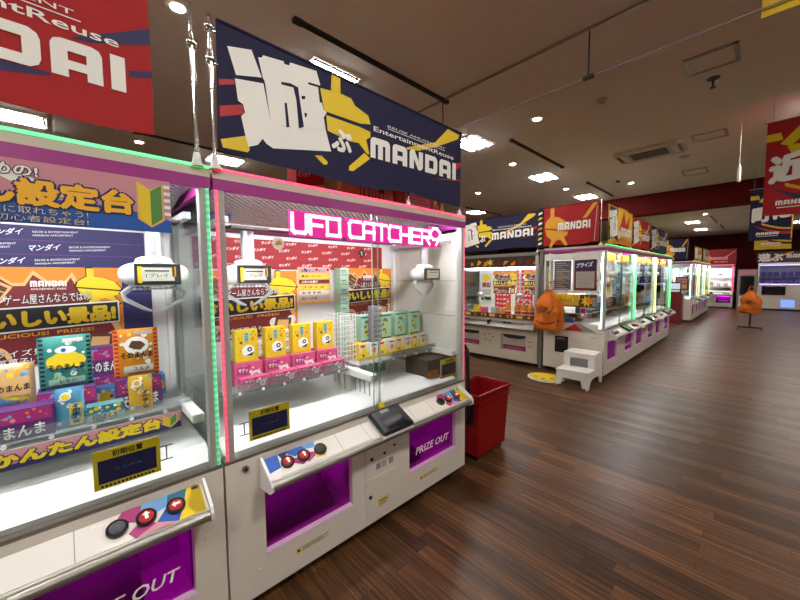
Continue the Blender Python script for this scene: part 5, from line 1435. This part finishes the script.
t = thing('foot_mat', 'flat yellow oval mat on the floor beside the white step stool', 'mat', (-.70, 5.1, 0))
def oval(rx, ry, n=28): return [(rx * math.cos(2 * PI * k / n), ry * math.sin(2 * PI * k / n)) for k in range(n)]
MB().prism(oval(.29, .25), 'z', 0, .018, OFFW).build('rim', t); MB().prism(oval(.26, .22), 'z', .018, .03, YELI).build('pad', t, bevel=.005)
P = Print((0, 0, .0305), (1, 0, 0), (0, 1, 0)); 
for u, v in ((-.12, -.1), (.02, -.14), (.12, -.05)): P.circ(u, v, .035, BLACKI, 1, 12, ry=.02)
P.build('mark_print', t)
# rolling basket
t = thing('shopping_basket', 'tall red rolling basket with a black pull handle beside the pink-lit machine', 'basket', (-.17, 2.34, 0))
def tub(z0, z1, sc0, sc1, th=.012):
    m = MB(); hx, hy = .185, .27
    def ring(z, s, o=0): return [(x * s + (-o if x > 0 else o), y * s + (-o if y > 0 else o), z) for x, y in ((hx, -hy), (hx, hy), (-hx, hy), (-hx, -hy))]
    A, B, Ci, Di = ring(z0, sc0), ring(z1, sc1), ring(z1, sc1, th), ring(z0 + .02, sc0, th)
    m.add(A + B + Ci + Di, [(0, 1, 2, 3)] + [(k, (k + 1) % 4, 4 + (k + 1) % 4, 4 + k) for k in range(4)] + [(4 + k, 4 + (k + 1) % 4, 8 + (k + 1) % 4, 8 + k) for k in range(4)] + [(8 + k, 8 + (k + 1) % 4, 12 + (k + 1) % 4, 12 + k) for k in range(4)] + [(12, 13, 14, 15)], RED)
    return m
tub(.045, .62, .86, 1.0).build('tub', t, bevel=.004)
m = MB()
for k in range(9):
    z = .12 + k * .045; s = .86 + .14 * (z - .045) / .575
    for sx in (1,): m.box(.185 * s - .002, .185 * s + .005, -.25 * s, .25 * s, z, z + .018, RED)
    m.box(-.17 * s, .17 * s, -.27 * s - .005, -.27 * s + .002, z, z + .018, RED)
m.build('rib', t)
m = MB()
for z in (.52, .565, .61): m.box(-.192, .192, -.277, .277, z, z + .014, RED)
m2 = MB(); s = 1.03
for a, b, c, d in ((.185, .20, -.285, .285), (-.20, -.185, -.285, .285)): m2.box(a, b, c, d, .60, .63, RED)
for c, d in ((.27, .285), (-.285, -.27)): m2.box(-.2, .2, c, d, .60, .63, RED)
m2.build('rim', t, bevel=.003)
for zz in (.53,):
    for a, b, c, d in ((.175, .195, -.275, .275), (-.195, -.175, -.275, .275)): MB().box(a, b, c, d, zz, zz + .02, RED).build('ridge', t)
MB().box(-.195, .195, -.275, -.262, .53, .55, RED).build('ridge', t)
MB().tube([(.10, -.30, .40), (.09, -.30, .95), (.08, -.295, 1.03), (.05, -.28, 1.055), (-.06, -.27, 1.05)], .02, BLACK).build('handle', t)
MB().box(.065, .135, -.315, -.272, .36, .60, BLACK).build('handle_bracket', t)
for sx in (-.12, .12):
    for sy in (-.2, .2): MB().cyl((sx - .012, sy, .025), (sx + .012, sy, .025), .025, BLACK).build('wheel', t)
MB().box(-.14, .14, -.21, .21, .03, .05, DRED).build('base', t)
# orange bags
def orange_bag(label, loc, hook):
    t = thing('cloth_bag', label, 'bag', loc)
    from mathutils import noise
    from mathutils.bvhtree import BVHTree
    n = 44; vs = []; prof = []
    key = [(.0, .19), (.04, .235), (.16, .24), (.27, .225), (.33, .24), (.42, .215), (.52, .15), (.6, .09), (.66, .05), (.69, .06)]
    for (z0, r0), (z1, r1) in zip(key, key[1:]): prof += [(z0 + (z1 - z0) * q / 3, r0 + (r1 - r0) * q / 3) for q in range(3)]
    prof.append(key[-1])
    for z, r in prof:
        for k in range(n):
            a = 2 * PI * k / n; cx, sy = math.cos(a), math.sin(a)
            fold = .10 * math.sin(5 * a + z * 6) * min(1, z / .3) + .05 * math.sin(11 * a - z * 9)
            rr = r * (1 + fold + .30 * noise.noise((cx * 1.6, sy * 1.6, z * 5))) 
            vs.append((rr * cx - .05 * max(0, z - .3), rr * .55 * sy, z + .02 * noise.noise((cx * 3, sy * 3, z * 4 + 7))))
    fs = [(i * n + k, i * n + (k + 1) % n, (i + 1) * n + (k + 1) % n, (i + 1) * n + k) for i in range(len(prof) - 1) for k in range(n)]
    mb = MB().add(vs, fs, ORC, True); mb.add(vs[:n], [tuple(range(n))[::-1]], ORC)
    tree = BVHTree.FromPolygons([Vector(v) for v in vs], fs)
    mb.build('sack', t)
    mb = MB()
    for s in (-1, 1): mb.tube([(s * .05, 0, .62), (s * .06, -.01, .72), (s * .03, -.01, .80), (0, 0, .82)], .009, ORC, 6)
    mb.build('handle', t)
    P = Print((0, -.125, 0), (1, 0, 0), (0, 0, 1), .002)
    def Bp(u, v, L):
        hit = tree.ray_cast(Vector((u, -1, v)), Vector((0, 1, 0)))[0]
        return (hit or Vector((u, -.05, v))) + Vector((0, -.004 - .001 * L, 0))
    P.p = Bp
    for cx, cz, r in ((-.05, .36, .05), (.035, .35, .055), (-.01, .31, .075)):
        P.stroke([(cx + r * math.cos(q * .5 + cx * 40), cz + r * .8 * math.sin(q * .5 + cx * 40)) for q in range(9)], .011, BLACKI, 1)
    for cx in (-.11, .09): P.stroke([(cx, .33), (cx + .01, .39), (cx + .03, .42)], .012, MARI, 1)
    P.stroke([(-.17 + .034 * k, .15 - .05 * math.sin(PI * k / 10) + .02 * k / 10) for k in range(11)], .022, MARI, 1)
    P.build('face_print', t)
    return t
ob = orange_bag('orange cloth bag with dark printed swirls hanging at the island end', (-.80, 5.43, .76), None)
t = thing('wall_hook', 'small steel hook on the island end holding the orange bag', 'hook', (-.80, 5.609, 1.57))
MB().tube([(0, 0, .02), (0, -.05, .02), (0, -.12, .0), (0, -.17, .0), (0, -.18, .03)], .007, STEEL).build('hook', t)
MB().box(-.02, .02, -.004, 0, -.02, .05, STEEL).build('plate', t)
dup(ob, 'orange cloth bag hung on the black wheeled stand out on the floor', (1.48, 14.06, .52), .12)
t = thing('wheeled_stand', 'black T-footed stand on casters holding an orange bag', 'stand', (1.48, 14.25, 0))
MB().box(-.02, .02, -.02, .02, .09, 1.36, BLACK).build('pole', t); MB().tube([(0, -.015, 1.34), (0, -.1, 1.345), (0, -.19, 1.335), (0, -.2, 1.36)], .01, BLACK).build('hook', t)
MB().box(-.27, .27, -.1, -.06, .07, .1, BLACK).build('foot_bar', t); MB().box(-.27, .27, .06, .1, .07, .1, BLACK).build('foot_bar', t); MB().box(-.03, .03, -.1, .1, .07, .1, BLACK).build('foot_bar', t)
for sx in (-.25, .25):
    for sy in (-.08, .08): MB().cyl((sx - .012, sy, .03), (sx + .012, sy, .03), .03, DARK).cyl((sx, sy, .03), (sx, sy, .08), .008, STEEL).build('caster', t)
# ------------------------------------------------------------------ camera, world, view
cam = bpy.data.cameras.new('camera'); co = bpy.data.objects.new('camera', cam); COL.objects.link(co)
yaw, pitch, roll, f = .8127, -.0656, -.0089, 343.64
f0 = Vector((-math.sin(yaw), math.cos(yaw), 0)); r0 = Vector((math.cos(yaw), math.sin(yaw), 0)); u0 = Vector((0, 0, 1))
fw = f0 * math.cos(pitch) + u0 * math.sin(pitch); up = -f0 * math.sin(pitch) + u0 * math.cos(pitch)
rt = r0 * math.cos(roll) + up * math.sin(roll); up = -r0 * math.sin(roll) + up * math.cos(roll)
M = Matrix((rt, up, -fw)).transposed().to_4x4(); M.translation = (1.7027, -.4709, 1.6807)
co.matrix_world = M
cam.sensor_width = 36; cam.sensor_fit = 'HORIZONTAL'; cam.lens = 36 * f / 800; cam.clip_start = .05
S.camera = co
w = bpy.data.worlds.new('world'); S.world = w; w.use_nodes = True
w.node_tree.nodes['Background'].inputs[0].default_value = (.5, .45, .4, 1); w.node_tree.nodes['Background'].inputs[1].default_value = .1
S.view_settings.view_transform = 'Standard'; S.view_settings.look = 'None'; S.view_settings.exposure = .28; S.view_settings.gamma = 1
S.cycles.max_bounces = 10; S.cycles.transparent_max_bounces = 24; S.cycles.diffuse_bounces = 4; S.cycles.glossy_bounces = 5
S.cycles.use_denoising = True; S.cycles.sample_clamp_indirect = 6; S.cycles.caustics_reflective = False; S.cycles.caustics_refractive = False
